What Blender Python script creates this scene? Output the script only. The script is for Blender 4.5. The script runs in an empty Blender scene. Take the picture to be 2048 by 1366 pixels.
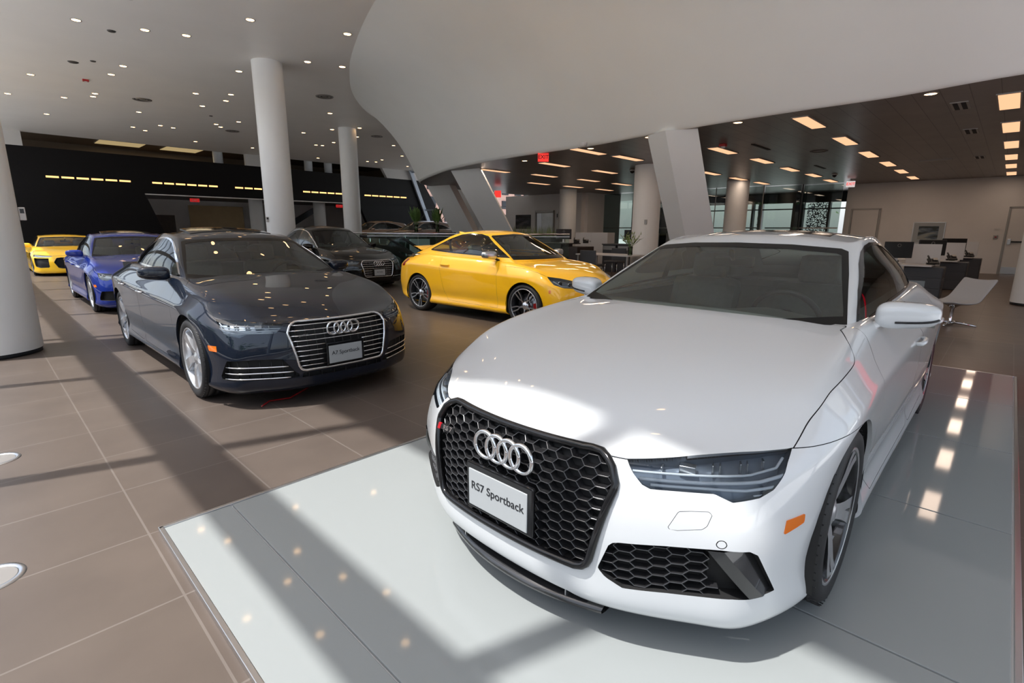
import bpy, bmesh, math, random
import numpy as np
from mathutils import Vector, Matrix
PI = math.pi
SC = bpy.context.scene
COL = SC.collection

# ------------------------------------------------------------------ subdivision cages
class Cage:
    """box-shaped control cage (sides / top / front / rear, mirrored) -> Catmull-Clark surface through the given points"""
    def __init__(self):
        self.key = {}; self.P = []; self.F = []
    def v(self, k, p):
        if k not in self.key:
            self.key[k] = len(self.P); self.P.append(tuple(p))
        return self.key[k]

def box_cage(side, top_c, front_c, rear_c, us=(1,.86,.58,.3,0), pt=2.0, pf=2.6, pr=2.6, ptx=1.6, tz=None):
    K = len(us) - 1; c = Cage(); I = len(side) - 1; J = len(side[0]) - 1
    def S(i, j, s):
        p = side[i][j]; return c.v(('s', i, j, s), (p[0], s*p[1], p[2]))
    def T(i, k, s):
        if k == 0: return S(i, J, s)
        e = side[i][J]; m = top_c[i]; u = us[k]; t = 1-u
        z = e[2] + (m[1]-e[2])*(1-u**pt)
        if tz: z += tz(e[0] + (m[0]-e[0])*t, e[1]*u)
        p = (e[0] + (m[0]-e[0])*(1-u**ptx), s*e[1]*u, z)
        return c.v(('t', i, k, s if k < K else 0), p)
    def E(which, j, k, s):
        i = 0 if which == 'f' else I
        if k == 0: return S(i, j, s)
        if j == J: return T(i, k, s)
        e = side[i][j]; m = (front_c if which == 'f' else rear_c)[j]; u = us[k]
        ex = pf if which == 'f' else pr
        p = (m[0] + (e[0]-m[0])*u**ex, s*e[1]*u, m[1] + (e[2]-m[1])*u**1.5)
        return c.v((which, j, k, s if k < K else 0), p)
    def q(a, b, d, e, s): c.F.append((a, b, d, e) if s < 0 else (e, d, b, a))
    for s in (1, -1):
        for i in range(I):
            for j in range(J): q(S(i, j, s), S(i, j+1, s), S(i+1, j+1, s), S(i+1, j, s), s)
            for k in range(K): q(T(i, k, s), T(i, k+1, s), T(i+1, k+1, s), T(i+1, k, s), s)
        for j in range(J):
            for k in range(K):
                q(E('f', j, k, s), E('f', j, k+1, s), E('f', j+1, k+1, s), E('f', j+1, k, s), s)
                q(E('r', j, k, s), E('r', j+1, k, s), E('r', j+1, k+1, s), E('r', j, k+1, s), s)
    return np.array(c.P, float), [tuple(f) for f in c.F]

def limit_data(n, F):
    en = [dict() for _ in range(n)]; fd = [[] for _ in range(n)]; ec = {}
    for f in F:
        for a in range(4):
            u, w = f[a], f[(a+1) % 4]
            ec[(min(u, w), max(u, w))] = ec.get((min(u, w), max(u, w)), 0) + 1
            en[u][w] = 1; en[w][u] = 1; fd[u].append(f[(a+2) % 4])
    M = np.zeros((n, n))
    bnd = {}
    for (u, w), k in ec.items():
        if k == 1: bnd.setdefault(u, []).append(w); bnd.setdefault(w, []).append(u)
    for i in range(n):
        if i in bnd:
            M[i, i] = 4/6
            for w in bnd[i]: M[i, w] += 1/6
        else:
            k = len(en[i]); d = k*(k+5)
            M[i, i] += k*k/d
            for w in en[i]: M[i, w] += 4/d
            for w in fd[i]: M[i, w] += 1/d
    return M

def fit_cage(P, F, it=12, rate=.9):
    M = limit_data(len(P), F); Q = P.copy()
    for _ in range(it): Q += rate*(P - M @ Q)
    return Q

def catmull(P, F):
    n = len(P); F = np.asarray(F)
    fc = P[F].mean(1)
    E = np.concatenate([F[:, [a, (a+1) % 4]] for a in range(4)]); E.sort(1)
    U, inv, cnt = np.unique(E, axis=0, return_inverse=True, return_counts=True); inv = inv.ravel()
    nf = len(F); fid = np.tile(np.arange(nf), 4)
    fs = np.zeros((len(U), 3)); np.add.at(fs, inv, fc[fid])
    mid = P[U].mean(1)
    b = cnt == 1
    ep = np.where(b[:, None], mid, (mid*2 + fs)/4)
    # vertices
    val = np.zeros(n); np.add.at(val, F.ravel(), 1)
    Fs = np.zeros((n, 3)); np.add.at(Fs, F.ravel(), np.repeat(fc, 4, 0))
    Rs = np.zeros((n, 3)); ve = np.zeros(n)
    for a in (0, 1): np.add.at(Rs, U[:, a], mid); np.add.at(ve, U[:, a], 1)
    vp = (Fs/np.maximum(val, 1)[:, None] + 2*Rs/np.maximum(ve, 1)[:, None] + (val-3)[:, None]*P)/np.maximum(val, 1)[:, None]
    bs = np.zeros((n, 3)); bn = np.zeros(n)
    for a in (0, 1): np.add.at(bs, U[b][:, a], P[U[b][:, 1-a]]); np.add.at(bn, U[b][:, a], 1)
    isb = bn > 0
    vp[isb] = (bs[isb] + 6*P[isb])/8
    NP = np.concatenate([vp, ep, fc])
    eid = inv.reshape(4, nf) + n
    fcid = np.arange(nf) + n + len(U)
    NF = np.concatenate([np.stack([F[:, a], eid[a], fcid, eid[(a+3) % 4]], 1) for a in range(4)])
    return NP, NF

class Surf:
    """polygon soup with shared vertices: V (n,3), N (n,3), F list of tuples"""
    def __init__(s, V, F, N=None):
        s.V = np.asarray(V, float); s.F = [tuple(f) for f in F]
        s.N = vnormals(s.V, s.F) if N is None else np.asarray(N, float)
    def sub(s, F): return Surf(s.V, F, s.N)
    def compact(s):
        used = sorted({i for f in s.F for i in f}); m = {u: i for i, u in enumerate(used)}
        return Surf(s.V[used], [tuple(m[i] for i in f) for f in s.F], s.N[used])
    def centers(s): return np.array([s.V[list(f)].mean(0) for f in s.F]) if s.F else np.zeros((0, 3))
    def fnorm(s): return np.array([s.N[list(f)].mean(0) for f in s.F]) if s.F else np.zeros((0, 3))

def vnormals(V, F):
    N = np.zeros_like(V)
    Q = [f for f in F if len(f) == 4]; T = [f for f in F if len(f) == 3]
    for L, a, b, c, d in ((Q, 0, 2, 1, 3), (T, 0, 1, 0, 2)):
        if not L: continue
        A = np.asarray(L); n = np.cross(V[A[:, b]]-V[A[:, a]], V[A[:, d]]-V[A[:, c]])
        for k in range(A.shape[1]): np.add.at(N, A[:, k], n)
    return N/np.maximum(np.linalg.norm(N, axis=1), 1e-12)[:, None]

def sdf_poly(Q, poly):
    """signed distance of 2-D points to a polygon, negative inside"""
    P = np.asarray(poly, float); A = P; B = np.roll(P, -1, 0)
    d = np.full(len(Q), 1e9); ins = np.zeros(len(Q), bool)
    for a, b in zip(A, B):
        e = b-a; w = Q-a; t = np.clip((w@e)/max(e@e, 1e-12), 0, 1)
        d = np.minimum(d, np.hypot(*(w - t[:, None]*e).T))
        c = (a[1] <= Q[:, 1]) != (b[1] <= Q[:, 1])
        with np.errstate(divide='ignore', invalid='ignore'):
            xi = a[0] + (Q[:, 1]-a[1])*(b[0]-a[0])/(b[1]-a[1])
        ins ^= c & (Q[:, 0] < xi)
    return np.where(ins, -d, d)

def fstat(S, g):
    """per face: centre, mean normal, min and max of g, diagonal"""
    cnt = np.array([len(f) for f in S.F]); fl = np.fromiter((i for f in S.F for i in f), int, cnt.sum()); st = np.concatenate([[0], np.cumsum(cnt)[:-1]])
    C = np.add.reduceat(S.V[fl], st, 0)/cnt[:, None]; N = np.add.reduceat(S.N[fl], st, 0)/cnt[:, None]
    gg = g[fl]; lo = np.minimum.reduceat(S.V[fl], st, 0); hi = np.maximum.reduceat(S.V[fl], st, 0)
    return C, N, np.minimum.reduceat(gg, st), np.maximum.reduceat(gg, st), np.linalg.norm(hi-lo, axis=1), np.minimum.reduceat(np.abs(gg), st)

def refine(S, fn, mask, times=2, pad=1.0):
    """split the faces that the zero line of fn passes near (neighbours keep the new edge points)"""
    for _ in range(times):
        if not S.F: break
        g = fn(S.V); C, FN, g0, g1, sz, ga = fstat(S, g); newF = []; V = list(S.V); N = list(S.N); em = {}
        cand = (ga < sz*pad) & (sz > .007)
        split = [bool(cand[k]) and len(f) == 4 and bool(mask(C[k], FN[k])) for k, f in enumerate(S.F)]
        def mid(a, b):
            k = (a, b) if a < b else (b, a)
            if k not in em:
                em[k] = len(V); V.append((S.V[a]+S.V[b])/2); m = S.N[a]+S.N[b]; N.append(m/max(np.linalg.norm(m), 1e-9))
            return em[k]
        for k, f in enumerate(S.F):
            if split[k]:
                m = [mid(f[a], f[(a+1) % 4]) for a in range(4)]
                c = len(V); V.append(C[k]); N.append(FN[k]/max(np.linalg.norm(FN[k]), 1e-9))
                for a in range(4): newF.append((f[a], m[a], c, m[(a+3) % 4]))
        if not em: break
        for k, f in enumerate(S.F):
            if not split[k]:
                L = len(f); o = []
                for a in range(L):
                    i, j = f[a], f[(a+1) % L]; o.append(i); q = em.get((i, j) if i < j else (j, i))
                    if q is not None: o.append(q)
                newF.append(tuple(o))
        S = Surf(np.array(V), newF, np.array(N))
    return S

def clip(S, fn, mask, times=2):
    """cut S by fn = 0 where mask(face centre, face normal); returns (inside fn<0, outside)"""
    if not S.F: return Surf(S.V, [], S.N), S
    S = refine(S, fn, mask, times) if times else S
    g = fn(S.V); g = np.where(np.abs(g) < 1e-7, 1e-7, g); C, FN, g0, g1, sz, ga = fstat(S, g)
    V = list(S.V); N = list(S.N); em = {}; A = []; B = []
    def cut(a, b):
        k = (a, b) if a < b else (b, a)
        if k not in em:
            t = g[k[0]]/(g[k[0]]-g[k[1]]); em[k] = len(V)
            V.append(S.V[k[0]]*(1-t) + S.V[k[1]]*t); n = S.N[k[0]]*(1-t) + S.N[k[1]]*t; N.append(n/max(np.linalg.norm(n), 1e-9))
        return em[k]
    for k, f in enumerate(S.F):
        if g0[k] >= 0 or not mask(C[k], FN[k]): B.append(f); continue
        if g1[k] <= 0: A.append(f); continue
        fa, fb = [], []
        for a in range(len(f)):
            i, j = f[a], f[(a+1) % len(f)]
            if g[i] <= 0: fa.append(i)
            if g[i] >= 0: fb.append(i)
            if g[i]*g[j] < 0:
                c = cut(i, j); fa.append(c); fb.append(c)
        if len(fa) >= 3: A.append(tuple(fa))
        if len(fb) >= 3: B.append(tuple(fb))
    V = np.array(V); N = np.array(N)
    return Surf(V, A, N), Surf(V, B, N)

def boundary_loops(S):
    nxt = {}; ed = {}
    for f in S.F:
        for a in range(len(f)):
            i, j = f[a], f[(a+1) % len(f)]
            ed[(i, j)] = 1
    for (i, j) in ed:
        if (j, i) not in ed: nxt.setdefault(i, []).append(j)
    loops = []
    while nxt:
        s = next(iter(nxt)); L = [s]; c = s
        while True:
            if c not in nxt: break
            n = nxt[c].pop()
            if not nxt[c]: del nxt[c]
            if n == s: break
            L.append(n); c = n
        if len(L) > 2: loops.append(L)
    return loops

def offset_in(S, d, vec=None):
    return Surf(S.V + (S.N*-d if vec is None else np.asarray(vec)), S.F, S.N)

def rim_walls(S, d, vec=None):
    """walls from S's open edge to its inward offset: the thickness seen at a cut"""
    V = list(S.V); F = []; W = S.V + (S.N*-d if vec is None else np.asarray(vec)); n = len(V); V = np.concatenate([S.V, W])
    for L in boundary_loops(S):
        for a in range(len(L)):
            i, j = L[a], L[(a+1) % len(L)]
            F.append((j, i, i+n, j+n))
    return Surf(V, F).compact()

# ------------------------------------------------------------------ Blender objects
def link(name, me, parent=None, mat=None):
    o = bpy.data.objects.new(name, me); COL.objects.link(o)
    if parent is not None: o.parent = parent
    if mat is not None and me is not None: me.materials.append(mat)
    return o

def surf_obj(name, parts, parent=None):
    """parts: list of (Surf, material[, smooth]) joined in one mesh with custom normals"""
    V = []; F = []; MI = []; N = []; mats = []; off = 0
    for p in parts:
        S, m = p[0].compact() if p[0].F else None, p[1]
        if S is None: continue
        if m not in mats: mats.append(m)
        V += [tuple(v) for v in S.V]; N += [tuple(v) for v in S.N]
        F += [tuple(i+off for i in f) for f in S.F]; MI += [mats.index(m)]*len(S.F); off += len(S.V)
    me = bpy.data.meshes.new(name); me.from_pydata(V, [], F)
    for m in mats: me.materials.append(m)
    me.polygons.foreach_set('material_index', MI); me.polygons.foreach_set('use_smooth', [True]*len(F))
    me.update(); me.normals_split_custom_set_from_vertices(N)
    return link(name, me, parent)

class MB:
    """mesh builder: boxes, tubes, lathes, prisms and grids collected in one mesh"""
    def __init__(s): s.V = []; s.F = []; s.sm = []; s.mi = []
    def add(s, V, F, smooth=False, mi=0):
        o = len(s.V); s.V += [tuple(float(c) for c in v) for v in V]
        for f in F: s.F.append(tuple(i+o for i in f)); s.sm.append(smooth); s.mi.append(mi)
        return s
    def box(s, c, d, rot=None, bev=0., mi=0):
        x, y, z = d[0]/2, d[1]/2, d[2]/2
        if bev <= 0:
            V = [(a*x, b*y, e*z) for a in (-1, 1) for b in (-1, 1) for e in (-1, 1)]
            F = [(0, 1, 3, 2), (4, 6, 7, 5), (0, 4, 5, 1), (2, 3, 7, 6), (0, 2, 6, 4), (1, 5, 7, 3)]
        else:
            bm = bmesh.new(); bmesh.ops.create_cube(bm, size=1)
            for v in bm.verts: v.co = Vector((v.co.x*d[0], v.co.y*d[1], v.co.z*d[2]))
            bmesh.ops.bevel(bm, geom=bm.edges[:], offset=min(bev, .45*min(d)), segments=2, affect='EDGES', profile=.6)
            bm.verts.index_update(); V = [tuple(v.co) for v in bm.verts]; F = [tuple(v.index for v in f.verts) for f in bm.faces]; bm.free()
        M = rot if rot is not None else Matrix.Identity(3)
        W = [M @ Vector(v) + Vector(c) for v in V]
        if bev > 0:      # flat main faces, smooth rounded edges
            ar = [(W[f[2]]-W[f[0]]).cross(W[f[-1]]-W[f[1]]).length for f in F]; th = sorted(ar)[-6]*.999
            o = len(s.V); s.add(W, [f for f, a in zip(F, ar) if a < th], True, mi); n0 = len(s.F)
            for f, a in zip(F, ar):
                if a >= th: s.F.append(tuple(i+o for i in f)); s.sm.append(False); s.mi.append(mi)
            return s
        return s.add(W, F, False, mi)
    def tube(s, pts, r, n=10, closed=False, cap=True, mi=0, flat=1.0):
        pts = [Vector(p) for p in pts]; m = len(pts); R = r if hasattr(r, '__len__') else [r]*m
        V = []; F = []; up = None
        for i, p in enumerate(pts):
            a = pts[(i-1) % m] if (closed or i > 0) else p; b = pts[(i+1) % m] if (closed or i < m-1) else p
            t = (b-a).normalized()
            if up is None:
                up = Vector((0, 0, 1)) if abs(t.z) < .9 else Vector((1, 0, 0))
            u = (up - t*up.dot(t)).normalized(); w = t.cross(u); up = u
            for k in range(n):
                q = 2*PI*k/n; V.append(p + (u*math.cos(q)*flat + w*math.sin(q))*R[i])
        for i in range(m if closed else m-1):
            for k in range(n):
                a, b = i*n+k, i*n+(k+1) % n; c, d = ((i+1) % m)*n+k, ((i+1) % m)*n+(k+1) % n
                F.append((a, b, d, c))
        if cap and not closed: F.append(tuple(range(n-1, -1, -1))); F.append(tuple((m-1)*n+k for k in range(n)))
        return s.add(V, F, True, mi)
    def lathe(s, prof, n=32, M=None, mi=0, cap=False, smooth=True):
        """prof: (r, h) pairs about local Z"""
        V = []; F = []; m = len(prof)
        for k in range(n):
            q = 2*PI*k/n
            for r, h in prof: V.append(Vector((r*math.cos(q), r*math.sin(q), h)))
        for k in range(n):
            for i in range(m-1):
                a, b = k*m+i, ((k+1) % n)*m+i; F.append((a, b, b+1, a+1))
        if cap: F.append(tuple(k*m for k in range(n-1, -1, -1))); F.append(tuple(k*m+m-1 for k in range(n)))
        if M is not None: V = [M @ v for v in V]
        return s.add(V, F, smooth, mi)
    def prism(s, poly, d, M=None, mi=0, smooth=False):
        """poly: 2-D outline in local XY, extruded over local Z 0..d (d may be a pair)"""
        z0, z1 = d if hasattr(d, '__len__') else (0, d); n = len(poly)
        V = [Vector((p[0], p[1], z0)) for p in poly] + [Vector((p[0], p[1], z1)) for p in poly]
        F = [tuple(range(n-1, -1, -1)), tuple(range(n, 2*n))] + [(i, (i+1) % n, n+(i+1) % n, n+i) for i in range(n)]
        if M is not None: V = [M @ v for v in V]
        return s.add(V, F, smooth, mi)
    def grid(s, fn, nu, nv, mi=0, smooth=True, closed_u=False):
        V = [fn(i/nu, j/nv) for i in range(nu+1) for j in range(nv+1)]
        F = [(i*(nv+1)+j, (i+1)*(nv+1)+j, (i+1)*(nv+1)+j+1, i*(nv+1)+j+1) for i in range(nu) for j in range(nv)]
        return s.add(V, F, smooth, mi)
    def obj(s, name, mats, parent=None, auto=None):
        me = bpy.data.meshes.new(name); me.from_pydata(s.V, [], s.F)
        for m in (mats if isinstance(mats, (list, tuple)) else [mats]): me.materials.append(m)
        me.polygons.foreach_set('use_smooth', s.sm); me.polygons.foreach_set('material_index', s.mi); me.update()
        if auto is not None: me.set_sharp_from_angle(angle=math.radians(auto))
        return link(name, me, parent)

def tag(o, label=None, cat=None, group=None, kind=None):
    if label: o['label'] = label
    if cat: o['category'] = cat
    if group: o['group'] = group
    if kind: o['kind'] = kind
    return o
def empty(name, loc=(0, 0, 0), rz=0., label=None, cat=None, group=None):
    o = bpy.data.objects.new(name, None); COL.objects.link(o); o.empty_display_size = .1
    o.location = loc; o.rotation_euler = (0, 0, rz); return tag(o, label, cat, group)
def copy_tree(o, parent=None):
    c = o.copy(); COL.objects.link(c)
    if parent is not None: c.parent = parent
    for ch in list(o.children): copy_tree(ch, c)
    return c
# ------------------------------------------------------------------ materials
def srgb(r, g, b):
    f = lambda c: c/12.92 if c <= .04045 else ((c+.055)/1.055)**2.4
    return (f(r/255), f(g/255), f(b/255))
def pmat(name, col, rough=.5, metal=0., coat=0., spec=.5, coat_rough=.03, emit=None, estr=0.):
    m = bpy.data.materials.new(name); m.use_nodes = True; b = m.node_tree.nodes['Principled BSDF']
    b.inputs['Base Color'].default_value = (*col, 1); b.inputs['Roughness'].default_value = rough; b.inputs['Metallic'].default_value = metal
    b.inputs['Coat Weight'].default_value = coat; b.inputs['Coat Roughness'].default_value = coat_rough; b.inputs['Specular IOR Level'].default_value = spec
    if emit: b.inputs['Emission Color'].default_value = (*emit, 1); b.inputs['Emission Strength'].default_value = estr
    return m
def nodes(m): return m.node_tree.nodes, m.node_tree.links, m.node_tree.nodes['Principled BSDF']
def noise_var(m, col, amt=.06, scale=3., detail=4., bump=0., bscale=60., rough_var=0.):
    """gentle procedural mottling of the base colour and an optional fine bump"""
    n, l, b = nodes(m)
    tc = n.new('ShaderNodeTexCoord'); nz = n.new('ShaderNodeTexNoise'); nz.inputs['Scale'].default_value = scale; nz.inputs['Detail'].default_value = detail
    l.new(tc.outputs['Object'], nz.inputs['Vector'])
    r = n.new('ShaderNodeValToRGB'); r.color_ramp.elements[0].position = .3; r.color_ramp.elements[1].position = .7
    r.color_ramp.elements[0].color = (*[c*(1-amt) for c in col], 1); r.color_ramp.elements[1].color = (*[min(1, c*(1+amt)) for c in col], 1)
    l.new(nz.outputs['Fac'], r.inputs['Fac']); l.new(r.outputs['Color'], b.inputs['Base Color'])
    if bump:
        n2 = n.new('ShaderNodeTexNoise'); n2.inputs['Scale'].default_value = bscale; l.new(tc.outputs['Object'], n2.inputs['Vector'])
        bp = n.new('ShaderNodeBump'); bp.inputs['Strength'].default_value = bump; bp.inputs['Distance'].default_value = .004
        l.new(n2.outputs['Fac'], bp.inputs['Height']); l.new(bp.outputs['Normal'], b.inputs['Normal'])
    return m
def glassmat(name, tint, ior=1.45, rough=0.):
    """thin glass: tinted see-through plus mirror reflection by Fresnel"""
    m = bpy.data.materials.new(name); m.use_nodes = True; n, l = m.node_tree.nodes, m.node_tree.links
    n.remove(n['Principled BSDF']); o = n['Material Output']
    t = n.new('ShaderNodeBsdfTransparent'); t.inputs['Color'].default_value = (*tint, 1)
    g = n.new('ShaderNodeBsdfGlossy'); g.inputs['Roughness'].default_value = rough; g.inputs['Color'].default_value = (.95, .97, .97, 1)
    f = n.new('ShaderNodeFresnel'); f.inputs['IOR'].default_value = ior
    x = n.new('ShaderNodeMixShader'); l.new(f.outputs['Fac'], x.inputs['Fac']); l.new(t.outputs[0], x.inputs[1]); l.new(g.outputs[0], x.inputs[2]); l.new(x.outputs[0], o.inputs['Surface'])
    return m
def emat(name, col, s):
    m = bpy.data.materials.new(name); m.use_nodes = True; n, l = m.node_tree.nodes, m.node_tree.links
    n.remove(n['Principled BSDF']); e = n.new('ShaderNodeEmission'); e.inputs['Color'].default_value = (*col, 1); e.inputs['Strength'].default_value = s
    l.new(e.outputs[0], n['Material Output'].inputs['Surface']); return m
M = {}
M['tyre'] = noise_var(pmat('tyre_rubber', (.016,)*3, .62), (.016, .016, .017), .15, 20)
M['black'] = pmat('satin_black', (.012, .012, .013), .42)
M['gloss_black'] = pmat('gloss_black', (.008, .008, .009), .12)
M['frit'] = pmat('black_glass_border', (.006, .006, .006), .35, spec=.2)
M['comb'] = pmat('gloss_black_mesh', (.028, .028, .030), .16, metal=.3, coat=1.)
M['void'] = pmat('dark_recess', (.006, .006, .0065), .7)
M['liner'] = pmat('interior_trim', (.11, .115, .112), .6)
M['seat'] = noise_var(pmat('seat_leather', (.085, .088, .087), .45), (.085, .088, .087), .15, 40)
M['chrome'] = pmat('chrome', (.82, .83, .85), .08, 1.)
M['alu'] = pmat('brushed_aluminium', (.62, .63, .65), .28, 1.)
M['silver'] = pmat('silver_wheel_paint', (.58, .59, .61), .25, .7, coat=.7)
M['grey_wheel'] = pmat('anthracite_wheel_paint', (.05, .052, .058), .25, .4, coat=.8)
M['black_wheel'] = pmat('black_wheel_paint', (.012, .012, .013), .18, .2, coat=.8)
M['machined'] = pmat('machined_wheel_face', (.78, .79, .81), .3, 1.)
M['disc'] = pmat('brake_disc_steel', (.30, .30, .31), .35, 1.)
M['red'] = pmat('red_caliper_paint', (.45, .008, .01), .3, coat=.6)
M['amber'] = pmat('amber_lens', (.75, .17, .005), .25, coat=.8)
M['red_lens'] = pmat('red_lens', (.30, .006, .008), .2, coat=.8)
M['white_led'] = pmat('led_light_guide', (.62, .66, .70), .25, coat=.5)
M['lamp_in'] = pmat('headlamp_housing', (.15, .18, .225), .35, .3)
M['plate'] = pmat('plate_white', (.40, .42, .43), .4, coat=.2)
M['ink'] = pmat('plate_lettering', (.012, .013, .016), .5)
M['badge_red'] = pmat('badge_red', (.55, .01, .02), .3)
M['carbon'] = pmat('carbon_fibre', (.02, .021, .022), .25, .2, coat=.8)
_n, _l, _b = nodes(M['carbon']); _t = _n.new('ShaderNodeTexCoord'); _c = _n.new('ShaderNodeTexChecker'); _c.inputs['Scale'].default_value = 260
_c.inputs['Color1'].default_value = (.017, .017, .018, 1); _c.inputs['Color2'].default_value = (.028, .029, .03, 1); _l.new(_t.outputs['Object'], _c.inputs['Vector']); _l.new(_c.outputs['Color'], _b.inputs['Base Color'])
M['glass'] = glassmat('car_glass', (.80, .89, .84), 1.72)
M['side_glass'] = glassmat('side_car_glass', (.62, .70, .66), 1.36)
M['dark_glass'] = glassmat('tinted_car_glass', (.50, .56, .54), 1.36)
M['lens'] = glassmat('headlamp_lens', (.88, .91, .93), 1.45)
M['mirror'] = pmat('mirror_glass', (.8, .82, .85), .02, 1.)
M['p_white'] = pmat('white_car_paint', (.65, .67, .685), .3, coat=1.)
M['p_navy'] = pmat('dark_navy_car_paint', (.006, .010, .020), .35, .0, coat=1., coat_rough=.01, spec=.05)
M['p_black'] = pmat('brown_black_car_paint', (.004, .0035, .003), .35, .0, coat=1., coat_rough=.01, spec=.05)
M['p_yellow'] = pmat('yellow_car_paint', (.98, .53, .003), .4, coat=1.)
M['p_r8'] = pmat('bright_yellow_car_paint', (.98, .58, .006), .4, coat=1.)
M['p_blue'] = pmat('blue_car_paint', (.006, .022, .20), .3, .0, coat=1., spec=.05, coat_rough=.01)
M['p_beige'] = pmat('bronze_car_paint', (.22, .15, .11), .35, .5, coat=1.)
M['p_grey'] = pmat('dark_bronze_car_paint', (.09, .07, .06), .35, .5, coat=1.)
# ------------------------------------------------------------------ car bodies
from mathutils.bvhtree import BVHTree
def lerp(a, b, t): return a + (b-a)*t
def station(x, ym, ze, ye, zs, zb=.165):
    z = [zb, zb+.05, .33, .47, lerp(.62, zs-.12, .5), zs-.05, zs, lerp(zs, ze, .5), ze]
    ys = ym-.027
    y = [ym-.06, ym, ym-.022, ym-.008, ym, ym-.002, ys, lerp(ys, ye, .42), ye]
    return [(x, a, b) for a, b in zip(y, z)]
def body_tab():
    side = [
     [(1.99,.765,.115),(2.065,.805,.165),(2.085,.812,.29),(2.09,.815,.42),(2.075,.812,.53),(2.04,.805,.625),(2.02,.80,.66),(1.985,.785,.70),(1.94,.76,.742)],
     [(1.84,.86,.135),(1.88,.895,.19),(1.885,.895,.31),(1.89,.90,.45),(1.885,.90,.57),(1.87,.892,.665),(1.855,.88,.705),(1.83,.85,.755),(1.79,.80,.80)],
     station(1.68,.935,.855,.818,.765,.155), station(1.457,.952,.912,.815,.80), station(1.1,.948,.957,.805,.815), station(.7,.945,.985,.80,.825),
     station(.2,.948,.995,.805,.835), station(-.4,.952,1.01,.805,.85), station(-1.,.957,1.03,.80,.87), station(-1.457,.957,1.032,.77,.88,.17), station(-1.9,.925,.995,.68,.87,.19),
     [(-2.20,.76,.21),(-2.28,.80,.26),(-2.31,.81,.37),(-2.33,.82,.50),(-2.32,.82,.64),(-2.30,.81,.78),(-2.29,.79,.83),(-2.27,.71,.90),(-2.25,.61,.955)]]
    top = [(2.275,.728),(2.12,.80),(1.87,.868),(1.56,.925),(1.18,.978),(.88,1.01),(.3,1.02),(-.4,1.02),(-1.,1.03),(-1.457,1.04),(-2.05,1.01),(-2.45,.985)]
    front = [(2.27,.125),(2.365,.175),(2.388,.28),(2.395,.41),(2.39,.54),(2.37,.63),(2.355,.665),(2.323,.70),None]
    rear = [(-2.46,.22),(-2.54,.28),(-2.58,.38),(-2.595,.5),(-2.58,.68),(-2.53,.80),(-2.51,.85),(-2.48,.93),None]
    return side, top, front, rear
SS = (-.18, 0, .4, .75, 1.)
def cab_tab(L, U, top, f0, f1, r0, r1, p=1.5, fb=.015, rb=.01):
    side = [[(l[0]+(u[0]-l[0])*s, l[1]+(u[1]-l[1])*(abs(s)**p*(1 if s > 0 else -1)), l[2]+(u[2]-l[2])*s) for s in SS] for l, u in zip(L, U)]
    face = lambda l, u, b: [(l[0]+(u[0]-l[0])*s, l[1]+(u[1]-l[1])*s + b*s*(1-s)*4) for s in SS]
    return side, top, face(f0, f1, fb), face(r0, r1, rb)
def cab_a7():
    L = [(.80,.755,.985),(.5,.79,.99),(.05,.80,1.0),(-.4,.798,1.01),(-.85,.785,1.02),(-1.3,.74,1.035),(-1.7,.65,1.01),(-2.08,.54,.985)]
    U = [(.08,.585,1.328),(-.03,.597,1.35),(-.22,.603,1.37),(-.47,.60,1.38),(-.72,.58,1.372),(-.96,.55,1.343),(-1.2,.51,1.30),(-1.45,.46,1.245)]
    top = [(.17,1.374),(.0,1.405),(-.22,1.424),(-.48,1.43),(-.74,1.42),(-.99,1.39),(-1.26,1.342),(-1.55,1.28)]
    return cab_tab(L, U, top, (.97,1.0), (.17,1.374), (-2.3,1.0), (-1.55,1.28))
def warp(tab, fx=None, fy=1., fz=None):
    X = lambda x: float(np.interp(x, fx[0], fx[1])) if fx else x
    Z = lambda z: float(np.interp(z, fz[0], fz[1])) if fz else z
    s, t, f, r = tab
    return ([[(X(a), b*fy, Z(c)) for a, b, c in st] for st in s], [(X(a), Z(c)) for a, c in t],
            [None if p is None else (X(p[0]), Z(p[1])) for p in f], [None if p is None else (X(p[0]), Z(p[1])) for p in r])
def surface(tab, lv=3, **k):
    P, F = box_cage(*tab, **k); P = fit_cage(P, F)
    for _ in range(lv): P, F = catmull(P, F)
    return Surf(P, [tuple(int(i) for i in f) for f in F])
def bvh(S): return BVHTree.FromPolygons([Vector(v) for v in S.V], S.F)
X0 = 1.2
def phi(x, y): return math.atan2(y, x-X0)
def P3(*pts): return [(phi(p[0], p[1]), p[2]) for p in pts]

# outlines on the nose (x, y, z), left half
HEADLAMP = P3((2.256,.449,.694),(2.109,.616,.713),(2.007,.721,.724),(1.888,.83,.733),(1.93,.832,.70),(1.955,.833,.675),(2.01,.822,.632),(2.055,.798,.612),(2.12,.742,.600),(2.146,.694,.622),(2.21,.605,.622),(2.255,.535,.621),(2.265,.512,.631),(2.268,.48,.66))
INTAKE_RS = P3((2.332,.448,.433),(2.253,.598,.449),(2.165,.736,.456),(2.106,.803,.453),(2.082,.82,.437),(2.051,.836,.379),(1.997,.857,.288),(2.083,.812,.278),(2.13,.775,.284),(2.238,.609,.278),(2.306,.487,.268),(2.334,.427,.30),(2.341,.411,.326))
INTAKE_A7 = P3((2.059,.833,.417),(2.20,.68,.425),(2.31,.497,.419),(2.328,.451,.353),(2.338,.417,.304),(2.35,.392,.284),(2.35,.388,.257),(2.309,.478,.253),(1.995,.857,.257),(1.985,.862,.287),(2.026,.848,.361))
MARKER_RS = P3((1.911,.894,.538),(1.912,.895,.509),(1.997,.862,.489),(1.986,.863,.533))
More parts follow.
